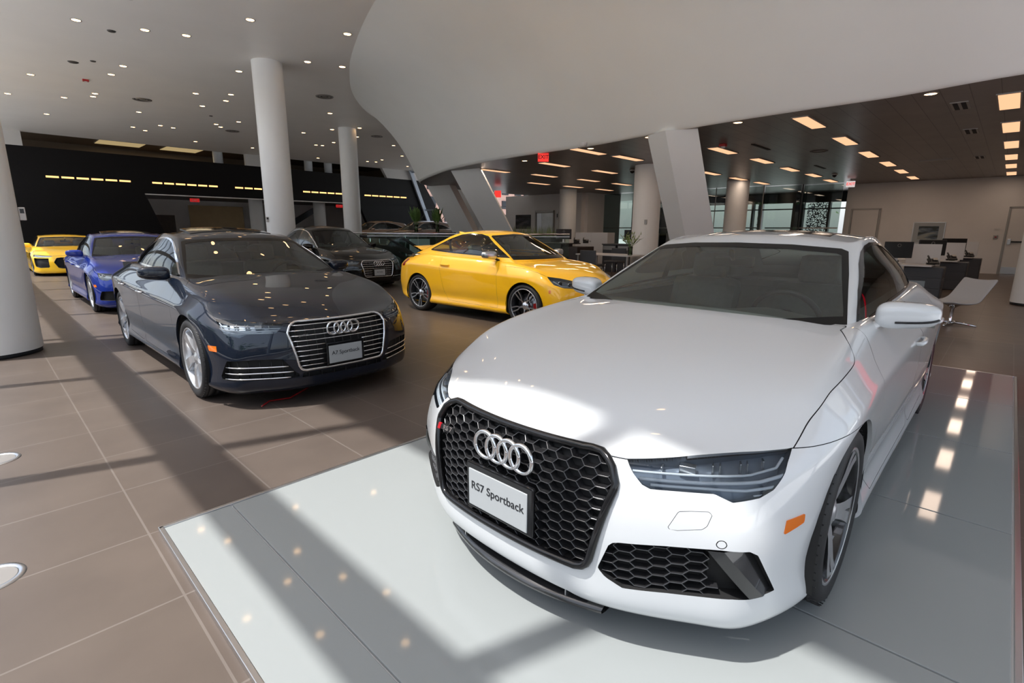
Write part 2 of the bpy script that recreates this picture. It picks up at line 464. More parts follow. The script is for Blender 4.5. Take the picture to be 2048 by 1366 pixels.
MARKER_A7 = P3((1.874,.905,.53),(1.971,.87,.53),(1.977,.871,.484),(1.888,.902,.487))
WASHER = P3((2.247,.599,.512),(2.243,.608,.502),(2.19,.685,.516),(2.182,.695,.527),(2.167,.702,.562),(2.171,.691,.570),(2.219,.623,.566),(2.224,.617,.560))
GRILLE = [(.33,.705),(.365,.703),(.395,.692),(.418,.672),(.441,.625),(.441,.61),(.385,.352),(.375,.33),(.36,.316),(.335,.309)]
GRILLE = GRILLE + [(-a, b) for a, b in reversed(GRILLE)]
HOODLINE = [(1.886,.832,.732),(1.761,.839,.80),(1.589,.855,.857),(1.266,.863,.892),(1.19,.858,.902),(1.15,.831,.935),(1.086,.796,.962),(.945,.745,.98)]
def shrink(poly, d):
    """inset a closed polygon by d"""
    P = [Vector(p) for p in poly]; n = len(P); out = []
    A = sum(P[i].x*P[(i+1) % n].y - P[(i+1) % n].x*P[i].y for i in range(n)); sg = 1 if A > 0 else -1
    for i in range(n):
        e1 = (P[i]-P[i-1]).normalized(); e2 = (P[(i+1) % n]-P[i]).normalized()
        n1 = Vector((-e1.y, e1.x))*sg; n2 = Vector((-e2.y, e2.x))*sg; b = (n1+n2).normalized()
        out.append(tuple(P[i] + b*d/max(.4, b.dot(n1))))
    return out
def mir(poly): return [(-a, b) for a, b in reversed(poly)]
def densify(poly, step):
    out = []
    for i in range(len(poly)):
        a, b = Vector(poly[i]), Vector(poly[(i+1) % len(poly)]); k = max(1, int((b-a).length/step))
        out += [tuple(a.lerp(b, t/k)) for t in range(k)]
    return out
def sdf_fn(poly, coord): return lambda V: sdf_poly(coord(V), poly)
C_phi = lambda V: np.stack([np.arctan2(V[:, 1], V[:, 0]-X0), V[:, 2]], 1)
C_yz = lambda V: V[:, 1:3]
C_xz = lambda V: V[:, [0, 2]]
C_xy = lambda V: V[:, :2]

def text_mesh(txt, size, depth=.001, name='text', shear=0., bold=False):
    cu = bpy.data.curves.new(name, 'FONT'); cu.body = txt; cu.size = size; cu.extrude = depth; cu.align_x = 'CENTER'; cu.align_y = 'CENTER'; cu.shear = shear
    if bold: cu.offset = size*.02
    o = bpy.data.objects.new(name, cu); COL.objects.link(o); bpy.context.view_layer.update()
    me = bpy.data.meshes.new_from_object(o.evaluated_get(bpy.context.evaluated_depsgraph_get()))
    bpy.data.objects.remove(o); me.name = name; me.materials.clear(); return me
FX = Matrix(((0, 0, 1, 0), (1, 0, 0, 0), (0, 1, 0, 0), (0, 0, 0, 1)))     # text plane -> faces local +X

# ------------------------------------------------------------------ wheels (built about the origin, outer face towards +Y)
def beam(mb, sm, th, depth=.03, mf=0, ms=1):
    """one spoke: samples (r, angle, half width, height); face material mf, flanks ms"""
    V = []; n = len(sm)
    for r, a, w, h in sm:
        a += th; c, s = math.cos(a), math.sin(a)
        for k, hh in ((1, h), (-1, h), (-1.25, h-depth), (1.25, h-depth)):
            V.append((r*c - k*w*s, r*s + k*w*c, hh))
    T = []; Sd = []
    for i in range(n-1):
        a, b = i*4, i*4+4
        T.append((a, a+1, b+1, b)); Sd += [(a+1, a+2, b+2, b+1), (a+2, a+3, b+3, b+2), (a+3, a, b, b+3)]
    Sd += [(3, 2, 1, 0), tuple((n-1)*4+i for i in range(4))]
    R = Matrix.Rotation(-PI/2, 4, 'X')
    V = [R @ Vector(v) for v in V]
    mb.add(V, T, False, mf); mb.add(V, Sd, False, ms)
def make_wheel(r, w, rim, style, parent, loc, flip=1, caliper=None, mats=('silver', 'silver'), lod=0):
    """returns the wheel (tyre mesh) with rim, disc and caliper as its sub-parts"""
    R = Matrix.Rotation(-PI/2, 4, 'X'); n = 48 if lod == 0 else 28
    h = w/2
    pr = [(rim-.012, -h+.02), (rim+.006, -h+.008), (rim+(r-rim)*.35, -h-.002), (rim+(r-rim)*.7, -h+.002), (r-.012, -h+.014), (r-.002, -h+.034)]
    g = []
    for q in (-.5, -.17, .17, .5):
        c = q*h*1.25; g += [(r, c-.007), (r-.007, c-.005), (r-.007, c+.005), (r, c+.007)]
    mb = MB(); mb.lathe(pr + g + [(a, -b) for a, b in reversed(pr)], n, R)
    if lod == 0:
        for k in range(60):      # shoulder grooves
            a = 2*PI*k/60
            for s in (1, -1):
                c = R @ Vector(((r-.004)*math.cos(a), (r-.004)*math.sin(a), s*(h-.022)))
                mb.box(c, (.003, .03, .004), Matrix.Rotation(-a, 3, 'Y'))
    t = mb.obj('wheel', M['tyre'], parent); t.location = loc
    if flip < 0: t.rotation_euler = (0, 0, PI)
    mb = MB()
    o = h-.012                   # outer face height
    mb.lathe([(rim+.004, o-.002), (rim+.003, o+.004), (rim-.008, o+.003), (rim-.014, o-.012), (rim-.022, o-.06), (rim-.03, -h+.03), (rim-.004, -h+.01)], n, R, 1)
    mb.lathe([(rim+.004, o-.001), (rim+.004, o+.005), (rim-.007, o+.004), (rim-.010, o-.003)], n, R, 0)
    hub = o-.028
    if style == 'rs':
        for k in range(5):
            th = PI/2 + 2*PI*k/5
            for s in (1, -1):
                beam(mb, [(.05, s*.16, .022, hub-.004), (.10, s*.105, .021, hub+.006), (.16, s*.11, .021, hub+.014), (.22, s*.125, .022, hub+.02), (rim-.004, s*.14, .026, o-.001)], th, .05)
            beam(mb, [(.05, 0, .02, hub-.015), (.15, 0, .012, hub-.004), (rim-.01, 0, .014, hub+.006)], th, .02, 1, 1)
    elif style == 'five':
        for k in range(5):
            th = PI/2 + 2*PI*k/5
            beam(mb, [(.045, -.1, .032, hub), (.09, -.05, .030, hub+.014), (.15, .02, .034, hub+.022), (.21, .08, .042, hub+.024), (rim-.006, .12, .05, o-.002)], th, .045)
            beam(mb, [(.09, .22, .008, hub), (.16, .24, .012, hub+.008), (rim-.008, .27, .02, o-.006)], th, .03)
    elif style == 'y':
        for k in range(5):
            th = PI/2 + 2*PI*k/5
            beam(mb, [(.035, 0, .017, hub), (.075, 0, .0125, hub+.008), (.11, 0, .012, hub+.012)], th, .03)
            for s in (1, -1):
                beam(mb, [(.10, s*.03, .008, hub+.012), (.135, s*.17, .0085, hub+.016), (.19, s*.16, .009, hub+.018), (rim-.004, s*.13, .010, o-.001)], th, .03)
    else:
        for k in range(10):
            th = PI/2 + 2*PI*k/10
            beam(mb, [(.04, 0, .016, hub), (.12, 0, .014, hub+.012), (rim-.005, 0, .02, o-.002)], th, .03)
    mb.lathe([(0, hub+.012), (.028, hub+.012), (.034, hub+.006), (.05, hub+.004), (.066, hub-.008), (.07, hub-.05)], 20, R, 0)
    rm = mb.obj('rim', [M[mats[0]], M[mats[1]]], t)
    mb = MB(); mb.lathe([(.06, .01), (rim*.72, .01), (rim*.72, -.02), (.06, -.02)], n, R); mb.lathe([(.0, .018), (.085, .018), (.085, .0)], 20, R)
    mb.obj('brake_disc', M['disc'], t)
    if caliper:
        a0 = PI*.04 if flip > 0 else PI*.96
        V = []
        for i in range(9):
            a = a0 - .42 + .84*i/8
            for rr, hh in ((rim*.5, .035), (rim*.76, .035), (rim*.8, .0), (rim*.5, -.03)): V.append(R @ Vector((rr*math.cos(a), rr*math.sin(a), hh)))
        F = [(i*4+j, i*4+4+j, i*4+4+(j+1) % 4, i*4+(j+1) % 4) for i in range(8) for j in range(4)] + [(3, 2, 1, 0), (32, 33, 34, 35)]
        MB().add(V, F).obj('brake_caliper', M[caliper], t)
    return t

# ------------------------------------------------------------------ the car
def build_car(sp, name, loc, rz, label, cat='car', group=None):
    root = empty(name, loc, rz, label, cat, group)
    lv = sp.get('lv', 3); tm = sp.get('refine', 2); near = sp.get('near', False)
    paint = M[sp['paint']]
    Bs = surface(sp['body'], lv, tz=sp.get('hood_tz')); tree = bvh(Bs)
    ax, ar, rr = sp['axle'], sp['arch'], sp['tyre_r']; fx0, rx0 = ax
    def hit_phi(a, z):
        h = tree.ray_cast(Vector((X0, 0, z)), Vector((math.cos(a), math.sin(a), 0))); return h[0], h[1]
    def hit_x(y, z):
        h = tree.ray_cast(Vector((X0, y, z)), Vector((1, 0, 0))); return h[0], h[1]
    def hit_y(x, z, s):
        h = tree.ray_cast(Vector((x, 0.1*s, z)), Vector((0, s, 0))); return h[0], h[1]
    S = Bs
    def mside(c, n): return abs(c[1]) > .5 and abs(n[1]) > .25
    # wheel arches
    fn = lambda V: np.minimum(np.hypot(V[:, 0]-fx0, V[:, 2]-rr), np.hypot(V[:, 0]-rx0, V[:, 2]-rr)) - ar
    arch, S = clip(S, fn, lambda c, n: abs(c[1]) > .5, tm)
    lip = rim_walls(arch, 0, np.stack([0*arch.V[:, 1], -np.sign(arch.V[:, 1])*.016, 0*arch.V[:, 1]], 1)) if arch.F else None
    for x in ax:
        for s in (1, -1):
            mb = MB()
            mb.grid(lambda u, v: (x+(ar+.005)*math.cos(PI*(-.12+1.24*u)), s*(.50+.43*v)*sp['hw']/.95, rr+(ar+.005)*math.sin(PI*(-.12+1.24*u))), 20, 2)
            mb.grid(lambda u, v: (x+(ar+.005)*math.cos(PI*(-.12+1.24*u))*v, s*.50*sp['hw']/.95, rr+(ar+.005)*math.sin(PI*(-.12+1.24*u))*v), 20, 1)
            mb.obj('wheel_housing', M['void'], root)
    # cabin opening
    cx = sp['cowl'] - .04; rxc = sp['rear_open']
    _, S = clip(S, lambda V: np.maximum.reduce([rxc-V[:, 0], V[:, 0]-cx, np.abs(V[:, 1])-sp['open_w']]), lambda c, n: n[2] > .3 and c[2] > .75*sp['belt'], 0)
    # lamps, grille, intakes
    out = {}
    def take(key, poly, coord, mask):
        nonlocal S
        A, S = clip(S, sdf_fn(poly, coord), mask, tm); out.setdefault(key, []).append(A); return A
    mfront = lambda s: (lambda c, n: c[0] > X0+.3 and c[1]*s > -.02 and n[0] > -.3 and c[2] < sp.get('front_top', .8))
    mfc = lambda c, n: c[0] > X0+.6 and n[0] > .1
    hl = sp['headlamp']
    lamps = []
    for s in (1, -1): lamps.append((s, take('hl', hl if s > 0 else mir(hl), C_phi, mfront(s))))
    take('grille', sp['grille'], C_yz, mfc)
    if 'intake' in sp:
        ints = [(s, take('intake', sp['intake'] if s > 0 else mir(sp['intake']), C_phi, mfront(s))) for s in (1, -1)]
    else: ints = []
    if 'slot' in sp: take('slot', sp['slot'], C_yz, mfc)
    if 'chin' in sp: take('chin', sp['chin'], C_yz, mfc)
    if 'marker' in sp: mk = [(s, take('mk', sp['marker'] if s > 0 else mir(sp['marker']), C_phi, lambda c, n, s=s: c[0] > X0 and c[1]*s > 0)) for s in (1, -1)]
    else: mk = []
    if 'tail' in sp: tl = [take('tail', sp['tail'], C_xz, lambda c, n, s=s: c[0] < 0 and c[1]*s > .2) for s in (1, -1)]
    else: tl = []
    bparts = []; gap_dark = M['void']
    def gapcut(S, fn, mask, w=.0022, key=None):
        A, S2 = clip(S, lambda V: fn(V)+w, mask, tm)
        G, S2 = clip(S2, lambda V: fn(V)-w, mask, 0)
        if G.F: bparts.append((offset_in(G, .004), gap_dark))
        return A, S2
    w = sp.get('gap', .0014)
    # bonnet
    HX = np.array([p[0] for p in sp['hoodline']]); HT = np.array([math.atan2(p[1], p[2]-.35) for p in sp['hoodline']]); o = np.argsort(HX)
    zf = sp['hood_z']; HXs = np.linspace(HX.min(), HX.max(), 60); HTs = np.interp(HXs, HX[o], HT[o])
    for _ in range(6): HTs[1:-1] = .25*HTs[:-2] + .5*HTs[1:-1] + .25*HTs[2:]
    def fhood(V):
        T = np.arctan2(np.abs(V[:, 1]), V[:, 2]-.35); a = np.abs(np.arctan2(V[:, 1], V[:, 0]-X0))
        z = np.interp(a, [p[0] for p in zf], [p[1] for p in zf])
        return np.maximum.reduce([z-V[:, 2], (T-np.interp(V[:, 0], HXs, HTs))*.8, sp['cowl']-.06-V[:, 0]])
    hood, S = gapcut(S, fhood, lambda c, n: c[0] > .5 and c[2] > .45, w)
    # doors
    doors = []
    for key, poly in sp['doors']:
        for s in (1, -1):
            D, S = gapcut(S, sdf_fn(poly, C_xz), lambda c, n, s=s: c[1]*s > .4 and n[1]*s > .2, w)
            doors.append((key, s, D))
    if 'washer' in sp:
        for s in (1, -1):
            pl = sp['washer'] if s > 0 else mir(sp['washer'])
            W, S = gapcut(S, sdf_fn(pl, C_phi), mfront(s), .0007); bparts.append((W, paint))
    if 'seams' in sp:
        for fnS, mk_ in sp['seams']:
            A, S2 = clip(S, lambda V: fnS(V)+.0012, mk_, tm); G, S2 = clip(S2, lambda V: fnS(V)-.0012, mk_, 0)
            bparts.append((offset_in(G, .003), gap_dark)); S = Surf(S2.V, A.F + S2.F, S2.N)
    bparts += [(S, paint)] + ([(lip, paint)] if lip else [])
    if near:   # thickness of the sheet at the cut-outs
        for k in ('hl',):
            for A in out.get(k, []): bparts.append((rim_walls(A, .02), M['black'] if k == 'hl' else paint))
    # ---- cab
    Cs = surface(sp['cab'], lv, us=(1, .9, .6, .3, 0), ptx=2.2, pf=2.2); ctree = bvh(Cs); K = Cs
    glass = []
    ws, K = clip(K, lambda V: np.maximum.reduce([sdf_poly(np.stack([V[:, 1], V[:, 2]], 1), sp['windscreen'])]), lambda c, n: n[0] > .25 and c[0] > sp['ws_min'], tm)
    wsin = [(a, b + (.028 if b < sp['belt']+.06 else 0.)) for a, b in shrink(sp['windscreen'], .027)]
    wsr, ws = clip(ws, lambda V: -sdf_poly(np.stack([V[:, 1], V[:, 2]], 1), wsin), lambda c, n: True, tm)
    sides = []
    for s in (1, -1):
        msk = lambda c, n, s=s: c[1]*s > .2 and n[1]*s > .3
        full, K = clip(K, sdf_fn(sp['dlo'], C_xz), msk, tm)
        ring, full = clip(full, lambda V: -sdf_poly(V[:, [0, 2]], shrink(sp['dlo'], sp.get('dlo_trim', .016))), msk, tm)
        sides.append((s, full, ring))
    if 'rearglass' in sp:
        rg, K = clip(K, lambda V: sdf_poly(V[:, 1:3], sp['rearglass']), lambda c, n: n[0] < -.1 and c[0] < sp['ws_min'], tm)
    else: rg = None
    sr = None
    if 'sunroof' in sp:
        sr, K = clip(K, sdf_fn(sp['sunroof'], C_xy), lambda c, n: n[2] > .6, tm)
    bparts.append((K, paint))
    dt = M[sp.get('dlo_mat', 'gloss_black')]
    for s, f, r in sides: bparts.append((offset_in(r, -.003), dt)); bparts.append((rim_walls(r, -.003), dt))
    surf_obj('body_shell', bparts, root)
    surf_obj('bonnet', [(hood, paint)] + ([(rim_walls(hood, .012), paint)] if near else []), root)
    for key, s, D in doors:
        if not D.F: continue
        d = surf_obj(key, [(D, paint)], root)
        hx, hz = sp['handles'][key]; p, n = hit_y(hx, hz, s)
        if p is not None:
            mb = MB(); q = [p + Vector((dx, 0, dz_)) + Vector((0, s*o_, 0)) for dx, dz_, o_ in ((.10, 0, -.004), (.09, .001, .022), (.03, .004, .03), (-.05, .005, .03), (-.10, .004, .022), (-.115, .003, -.004))]
            mb.tube(q, [.010, .013, .014, .014, .013, .010], 8)
            mb.obj('door_handle', [paint if not sp.get('chrome_handle') else M['chrome']], d)
    # windscreen and glass
    g = surf_obj('windscreen', [(ws, M['glass']), (offset_in(wsr, -.0015), M['frit'])], root)
    for s, f, r in sides:
        if sp.get('bpillars'):
            for x0, x1, sl in sp['bpillars']:
                pb, f = clip(f, lambda V: np.maximum(V[:, 0]-(x1+sl*(V[:, 2]-1.)), (x0+sl*(V[:, 2]-1.))-V[:, 0]), lambda c, n: True, tm)
                surf_obj('window_pillar', [(pb, M['gloss_black'])], root)
        parts_x = sp.get('window_split', [])
        rest = f
        for xs in parts_x:
            a_, rest = clip(rest, lambda V: xs-V[:, 0], lambda c, n: True, 0)
            surf_obj('side_window', [(a_, M[sp.get('side_glass', 'glass')])], root)
        if rest.F: surf_obj('side_window', [(rest, M[sp.get('rear_side_glass', 'dark_glass')])], root)
    if rg is not None and rg.F: surf_obj('rear_window', [(rg, M['dark_glass'])], root)
    if sr is not None and sr.F:
        t = sp.get('sunroof_tilt', 0)
        if t:
            xm = max(v[0] for v in sp['sunroof']); V = sr.V.copy(); V[:, 2] += .006 + (xm-V[:, 0])*t
            surf_obj('sunroof', [(Surf(V, sr.F, sr.N), M['gloss_black']), (rim_walls(Surf(V, sr.F, sr.N), .02), M['black']), (offset_in(sr, .03), M['void'])], root)
        else: surf_obj('sunroof', [(sr, M['gloss_black']), (offset_in(sr, .02), M['void'])], root)
    # ---- lamps
    for s, A in lamps:
        if not A.F: continue
        hp = surf_obj('headlamp', [(offset_in(A, .045), M['lamp_in']), (rim_walls(A, .045), M['lamp_in'])], root)
        surf_obj('lens', [(A, M['lens'])], hp)
        P = lambda a, z, d: (lambda h: h[0] - h[1]*d)(hit_phi(a*s, z))
        mb = MB()
        for path, d, r in sp.get('drl', []):
            pts = []
            for i in range(len(path)-1):
                for t in range(6): pts.append((lerp(path[i][0], path[i+1][0], t/6), lerp(path[i][1], path[i+1][1], t/6)))
            pts.append(path[-1]); mb.tube([P(a, z, d) for a, z in pts], r, 8)
        if mb.V: mb.obj('light_guide', M['white_led'], hp)
        mb = MB()
        for a, z, w_, h_ in sp.get('fins', []):
            c = P(a, z, .03); an = a*s
            mb.box(c, (.03, w_, h_), Matrix.Rotation(an*.55, 3, 'Z'), .002)
        if mb.V: mb.obj('reflector_fin', M['alu'], hp)
        for a, z, r in sp.get('projectors', []):
            c = P(a, z, .034); n = Vector((math.cos(a*s*.5), math.sin(a*s*.5), 0))
            mt = Matrix.Translation(c) @ n.to_track_quat('Z', 'Y').to_matrix().to_4x4()
            MB().lathe([(0, .014), (r*.5, .012), (r*.85, .004), (r, -.004)], 20, mt, 0).lathe([(r, -.004), (r*1.25, .004), (r*1.35, -.01)], 20, mt, 1).obj('projector_lamp', [M['gloss_black'], M['chrome']], hp)
    for s, A in mk: surf_obj('side_marker', [(offset_in(A, -.002), M['amber']), (rim_walls(A, -.003), M['amber'])], root)
    for A in tl: surf_obj('tail_lamp', [(A, M['red_lens'])], root)
    # ---- grille
    gp = sp['grille']; gin = shrink(gp, .012)
    def GX(y, z, d=0.):
        h = hit_x(max(-.6, min(.6, y)), z); return (h[0] if h[0] is not None else Vector((sp['nose'], y, z))) + Vector((d, 0, 0))
    G = out['grille'][0]
    gr = surf_obj('grille', [(offset_in(G, 0, (-.05, 0, 0)), M['void']), (rim_walls(G, 0, (-.05, 0, 0)), M['void'])], root)
    mb = MB(); dp = densify(gp, .03)
    fr = sp.get('grille_frame', .011); mb.tube([GX(y, z, .003) for y, z in dp], fr, 10, closed=True, flat=1.)
    mb.obj('grille_frame', M[sp.get('frame_mat', 'chrome')], gr)
    kind = sp.get('grille_kind', 'bars'); pl = sp.get('plate')
    def inplate(y, z, m=0.): return pl and abs(y) < .168+m and abs(z-pl[1]) < .092+m
    def span(z, poly):
        xs = []
        for i in range(len(poly)):
            a, b = poly[i], poly[(i+1) % len(poly)]
            if (a[1] <= z) != (b[1] <= z): xs.append(a[0] + (z-a[1])*(b[0]-a[0])/(b[1]-a[1]))
        return (min(xs), max(xs)) if len(xs) > 1 else None
    if kind == 'bars':
        z0, z1 = min(p[1] for p in gin), max(p[1] for p in gin); nb = sp.get('bars', 9)
        for k in range(nb):
            z = z0 + (z1-z0)*(k+.6)/nb; q = span(z, gin)
            if not q: continue
            segs = [q]
            if inplate(0, z): segs = [(q[0], -.168), (.168, q[1])]
            for a, b in segs:
                mb = MB(); m = max(2, int((b-a)/.04)); mb.tube([GX(lerp(a, b, t/m), z, -.008) for t in range(m+1)], .0075, 8, flat=.7)
                mb.obj('grille_bar', M['chrome'] if near or sp.get('chrome_bars') else M['alu'], gr)
        mb = MB()
        for k in range(-5, 6):
            y = k*.075
            if abs(y) < .41: mb.tube([GX(y, z0+.02, -.03), GX(y, .5*(z0+z1), -.03), GX(y, z1-.02, -.03)], .004, 6)
        mb.obj('grille_strut', M['black'], gr)
    elif kind in ('comb', 'mesh'):
        def comb(poly, a, b, h, place, dep, th, skip=None):
            mb = MB(); ys = [p[0] for p in poly]; zs = [p[1] for p in poly]; E = {}
            pit = a+b; c0 = int(min(ys)/pit)-2; c1 = int(max(ys)/pit)+2; zc = .5*(min(zs)+max(zs)); nr = int((max(zs)-min(zs))/(4*h))+2
            for c in range(c0, c1+1):
                for r_ in range(-nr, nr+1):
                    cy, cz = c*pit, zc + r_*2*h + (h if c % 2 else 0)
                    H = [(cy+a, cz), (cy+b, cz+h), (cy-b, cz+h), (cy-a, cz), (cy-b, cz-h), (cy+b, cz-h)]
                    for i in range(6):
                        p, q = H[i], H[(i+1) % 6]; k = tuple(sorted(((round(p[0], 3), round(p[1], 3)), (round(q[0], 3), round(q[1], 3)))))
                        E[k] = (p, q)
            PL = list(E.values()); mid = np.array([((p[0]+q[0])/2, (p[1]+q[1])/2) for p, q in PL]); ins = sdf_poly(mid, poly) < .004
            for (p, q), m, ok in zip(PL, mid, ins):
                if not ok or (skip and skip(m[0], m[1])): continue
                P, Q = place(*p), place(*q)
                if P is None or Q is None: continue
                (P, Np), (Q, Nq) = P, Q
                e = (Q-P).normalized(); t = e.cross(Np).normalized()*th
                V = []
                for X_, N_ in ((P, Np), (Q, Nq)): V += [X_ + t - N_*dep, X_ + t*.8 - N_*.004, X_ + t*.45 - N_*.0008, X_ - t*.45 - N_*.0008, X_ - t*.8 - N_*.004, X_ - t - N_*dep]
                mb.add(V, [(k, k+1, k+7, k+6) for k in range(5)], True)
            return mb
        def pl_x(y, z):
            p = GX(y, z, -.012); return (p, Vector((1, 0, 0)))
        k = .7 if sp.get('combscale') else 1.
        comb(gin, .033*k, .016*k, .018*k, pl_x, .032, .0026, lambda y, z: inplate(y, z, -.01)).obj('honeycomb_mesh', M['comb'], gr)
    if pl:
        px = max(GX(0, z).x for z in (pl[1]-.08, pl[1], pl[1]+.08)) + .006
        p_ = MB().box((0, 0, 0), (.016, .342, .188), bev=.006).obj('plate_holder', M['gloss_black'], root); p_.location = (px, sp.get('front_dy', 0.), pl[1])
        f_ = MB().box((.009, -.004, -.006), (.006, .302, .150), bev=.004).obj('number_plate', M['plate'], p_)
        me = text_mesh(pl[0], .046, .0008, 'plate_lettering'); me.transform(Matrix.Translation((.0128, -.004, .004)) @ FX)
        link('plate_lettering', me, p_, M['ink'])
    if 'emblem' in sp:
        ez = sp['emblem']; R_ = sp.get('ring_r', .052); ex = max(GX(0, ez+R_).x, GX(0, ez-R_).x, GX(.12, ez).x, GX(0, ez).x) - .004
        mb = MB()
        for k in range(4):
            y = (k-1.5)*R_*1.17 + sp.get('front_dy', 0.)
            mb.tube([(ex + .004*abs(math.cos(t*2*PI/36)), y + R_*math.cos(t*2*PI/36), ez + R_*math.sin(t*2*PI/36)) for t in range(36)], R_*.17, 12, closed=True)
        mb.obj('four_ring_emblem', M['chrome'], root)
    if 'badge' in sp:
        by, bz, kindb = sp['badge']; bx = GX(by, bz).x + .004
        if kindb == 'RS7':
            t = MB().box((bx, by+.012, bz), (.006, .085, .026), bev=.002).obj('model_badge', M['black'], root)
            MB().add([(bx+.004, by-.052, bz-.014), (bx+.004, by-.036, bz-.014), (bx+.004, by-.022, bz+.014), (bx+.004, by-.04, bz+.014), (bx-.002, by-.052, bz-.014), (bx-.002, by-.036, bz-.014), (bx-.002, by-.022, bz+.014), (bx-.002, by-.04, bz+.014)],
                     [(0, 1, 2, 3), (4, 7, 6, 5), (0, 4, 5, 1), (1, 5, 6, 2), (2, 6, 7, 3), (3, 7, 4, 0)]).obj('red_rhombus', M['badge_red'], t)
            me = text_mesh('RS 7', .030, .0008, 'badge_lettering', .25, True); me.transform(Matrix.Translation((bx+.004, by+.014, bz)) @ FX); link('badge_lettering', me, t, M['chrome'])
        else:
            me = text_mesh(kindb, .026, .001, 'model_badge', .15, True); me.transform(Matrix.Translation((bx+.002, by, bz)) @ FX); link('model_badge', me, root, M['alu'])
    # ---- intakes
    for s, A in ints:
        ik = surf_obj('air_intake', [(offset_in(A, .05), M['void']), (rim_walls(A, .05), M['void'])], root)
        if kind == 'comb':
            poly = sp['intake'] if s > 0 else mir(sp['intake'])
            def pl_p(a, z):
                h = hit_phi(a, z)
                return None if h[0] is None else (h[0]-h[1]*.012, h[1])
            ymax = .60
            comb(shrink(poly, .004), .031, .015, .0175, pl_p, .03, .0024, lambda a, z: abs(a) > .615 + (.45-z)*.25).obj('honeycomb_mesh', M['comb'], ik)
            # upright carbon blade and the side channel
            mb = MB()
            def H(a, z, d): h = hit_phi(a*s, z); return h[0]-h[1]*d
            for a0, a1, d0, d1 in ((.62, .66, -.004, -.004), (.66, .78, -.004, .05)):
                mb.grid(lambda u, v: H(lerp(a0, a1, u) + (1-v)*.12, lerp(.282, .452, v), lerp(d0, d1, u)), 3, 8)
            mb.grid(lambda u, v: H(lerp(.62, .66, 0) + (1-v)*.12, lerp(.282, .452, v), lerp(-.004, .05, u)), 2, 8)
            mb.obj('carbon_blade', M['carbon'], ik)
        elif sp.get('intake_bars'):
            mb = MB()
            for (a0, z0), (a1, z1) in sp['intake_bars']:
                mb.tube([(lambda h: h[0]-h[1]*.004)(hit_phi(lerp(a0, a1, t/14)*s, lerp(z0, z1, t/14))) for t in range(15)], .0055, 8)
            mb.obj('intake_bar', M['chrome'], ik)
            mb = MB(); poly = sp['intake']
            for k in range(7):
                a = lerp(min(p[0] for p in poly)+.03, max(p[0] for p in poly)-.05, k/6)
                mb.tube([(lambda h: h[0]-h[1]*.03)(hit_phi(a*s, z)) for z in (.262, .33, .41)], .0035, 6)
            mb.obj('intake_grid', M['black'], ik)
    if 'slot' in out:
        A = out['slot'][0]; so = surf_obj('lower_grille', [(offset_in(A, 0, (-.04, 0, 0)), M['void']), (rim_walls(A, 0, (-.04, 0, 0)), M['void'])], root)
        mb = MB(); zs = [p[1] for p in sp['slot']]
        for k in range(-3, 4): mb.box(GX(k*.105, .5*(min(zs)+max(zs)), -.014), (.02, .006, max(zs)-min(zs)))
        mb.obj('slot_fin', M['black'], so)
    if 'chin' in out:
        A = out['chin'][0]; surf_obj('chin_recess', [(offset_in(A, 0, (-.09, 0, 0)), M['void'])], root)
        mb = MB(); W = .40
        def blade(u, v):
            y = lerp(-W, W, u); x = 2.362 - .55*abs(y)**2.1
            pr = [(x-.20, .150), (x-.03, .138), (x+.006, .118), (x+.004, .106), (x-.02, .100), (x-.20, .105)]
            i = min(4, int(v*5)); t = v*5-i; a, b = pr[i], pr[i+1]; return (lerp(a[0], b[0], t), y, lerp(a[1], b[1], t))
        mb.grid(blade, 36, 10); sp_ = mb.obj('front_splitter', M['carbon'], root)
        mb = MB()
        for y in (-.27, .27): mb.box((2.30, y, .16), (.05, .005, .06), bev=.002)
        mb.obj('splitter_strut', M['alu'], sp_)
    # ---- mirrors
    mx, my, mz = sp['mirror']; msz = sp.get('mirror_size', (.085, .125, .078))
    for s in (1, -1):
        def ell(u, v):
            th = 2*PI*u; ph = PI*(v-.5); e = .62
            sg = lambda c, p: math.copysign(abs(c)**p, c)
            x = msz[0]*sg(math.cos(ph), e)*sg(math.cos(th), e); z = msz[2]*sg(math.cos(ph), e)*sg(math.sin(th), e); y = msz[1]*sg(math.sin(ph), e)
            t = (y/msz[1]+1)/2; x = x*(1.-.35*t) if x > 0 else max(x, -.03)
            return (mx + x - .03*t, s*(my + y), mz + z*(.92-.22*t) + .012*t)
        mm = MB().grid(ell, 32, 20).obj('wing_mirror', M[sp.get('mirror_mat', sp['paint'])], root)
        MB().tube([(mx+.01, s*(my-msz[1]*.75), mz-.035), (mx+.03, s*(my-msz[1]*1.05), mz-.06), (mx+.05, s*(my-msz[1]*1.5), mz-.085), (mx+.06, s*(my-msz[1]*2.1), mz-.10)], [.035, .034, .034, .036], 12, flat=.55).obj('mirror_stem', M[sp.get('stem_mat', sp['paint'])], mm)
        MB().grid(lambda u, v: (mx-.033, s*(my + (u-.5)*msz[1]*1.7), mz+.004 + (v-.5)*msz[2]*1.3), 2, 2).obj('mirror_glass', M['mirror'], mm)
        if near:
            MB().tube([(lambda p: (p[0]+.0025, p[1]+s*.002, p[2]))(ell(.955, .45+.052*i)) for i in range(9)], .0055, 8).obj('indicator_strip', M['gloss_black'], mm)
    # ---- underbody, interior
    hw = sp['hw']; mb = MB()
    mb.box(((fx0+rx0)/2, 0, .21), (fx0-rx0+1.3, hw*1.05, .05)); mb.box(((fx0+rx0)/2, 0, .23), (fx0-rx0-.8, hw*1.84, .06))
    mb.box((fx0+.30, 0, .45), (.03, 1.1, .5)); mb.obj('underbody', M['void'], root)
    b0 = sp['belt']; xr = sp['rear_open']
    mb = MB()
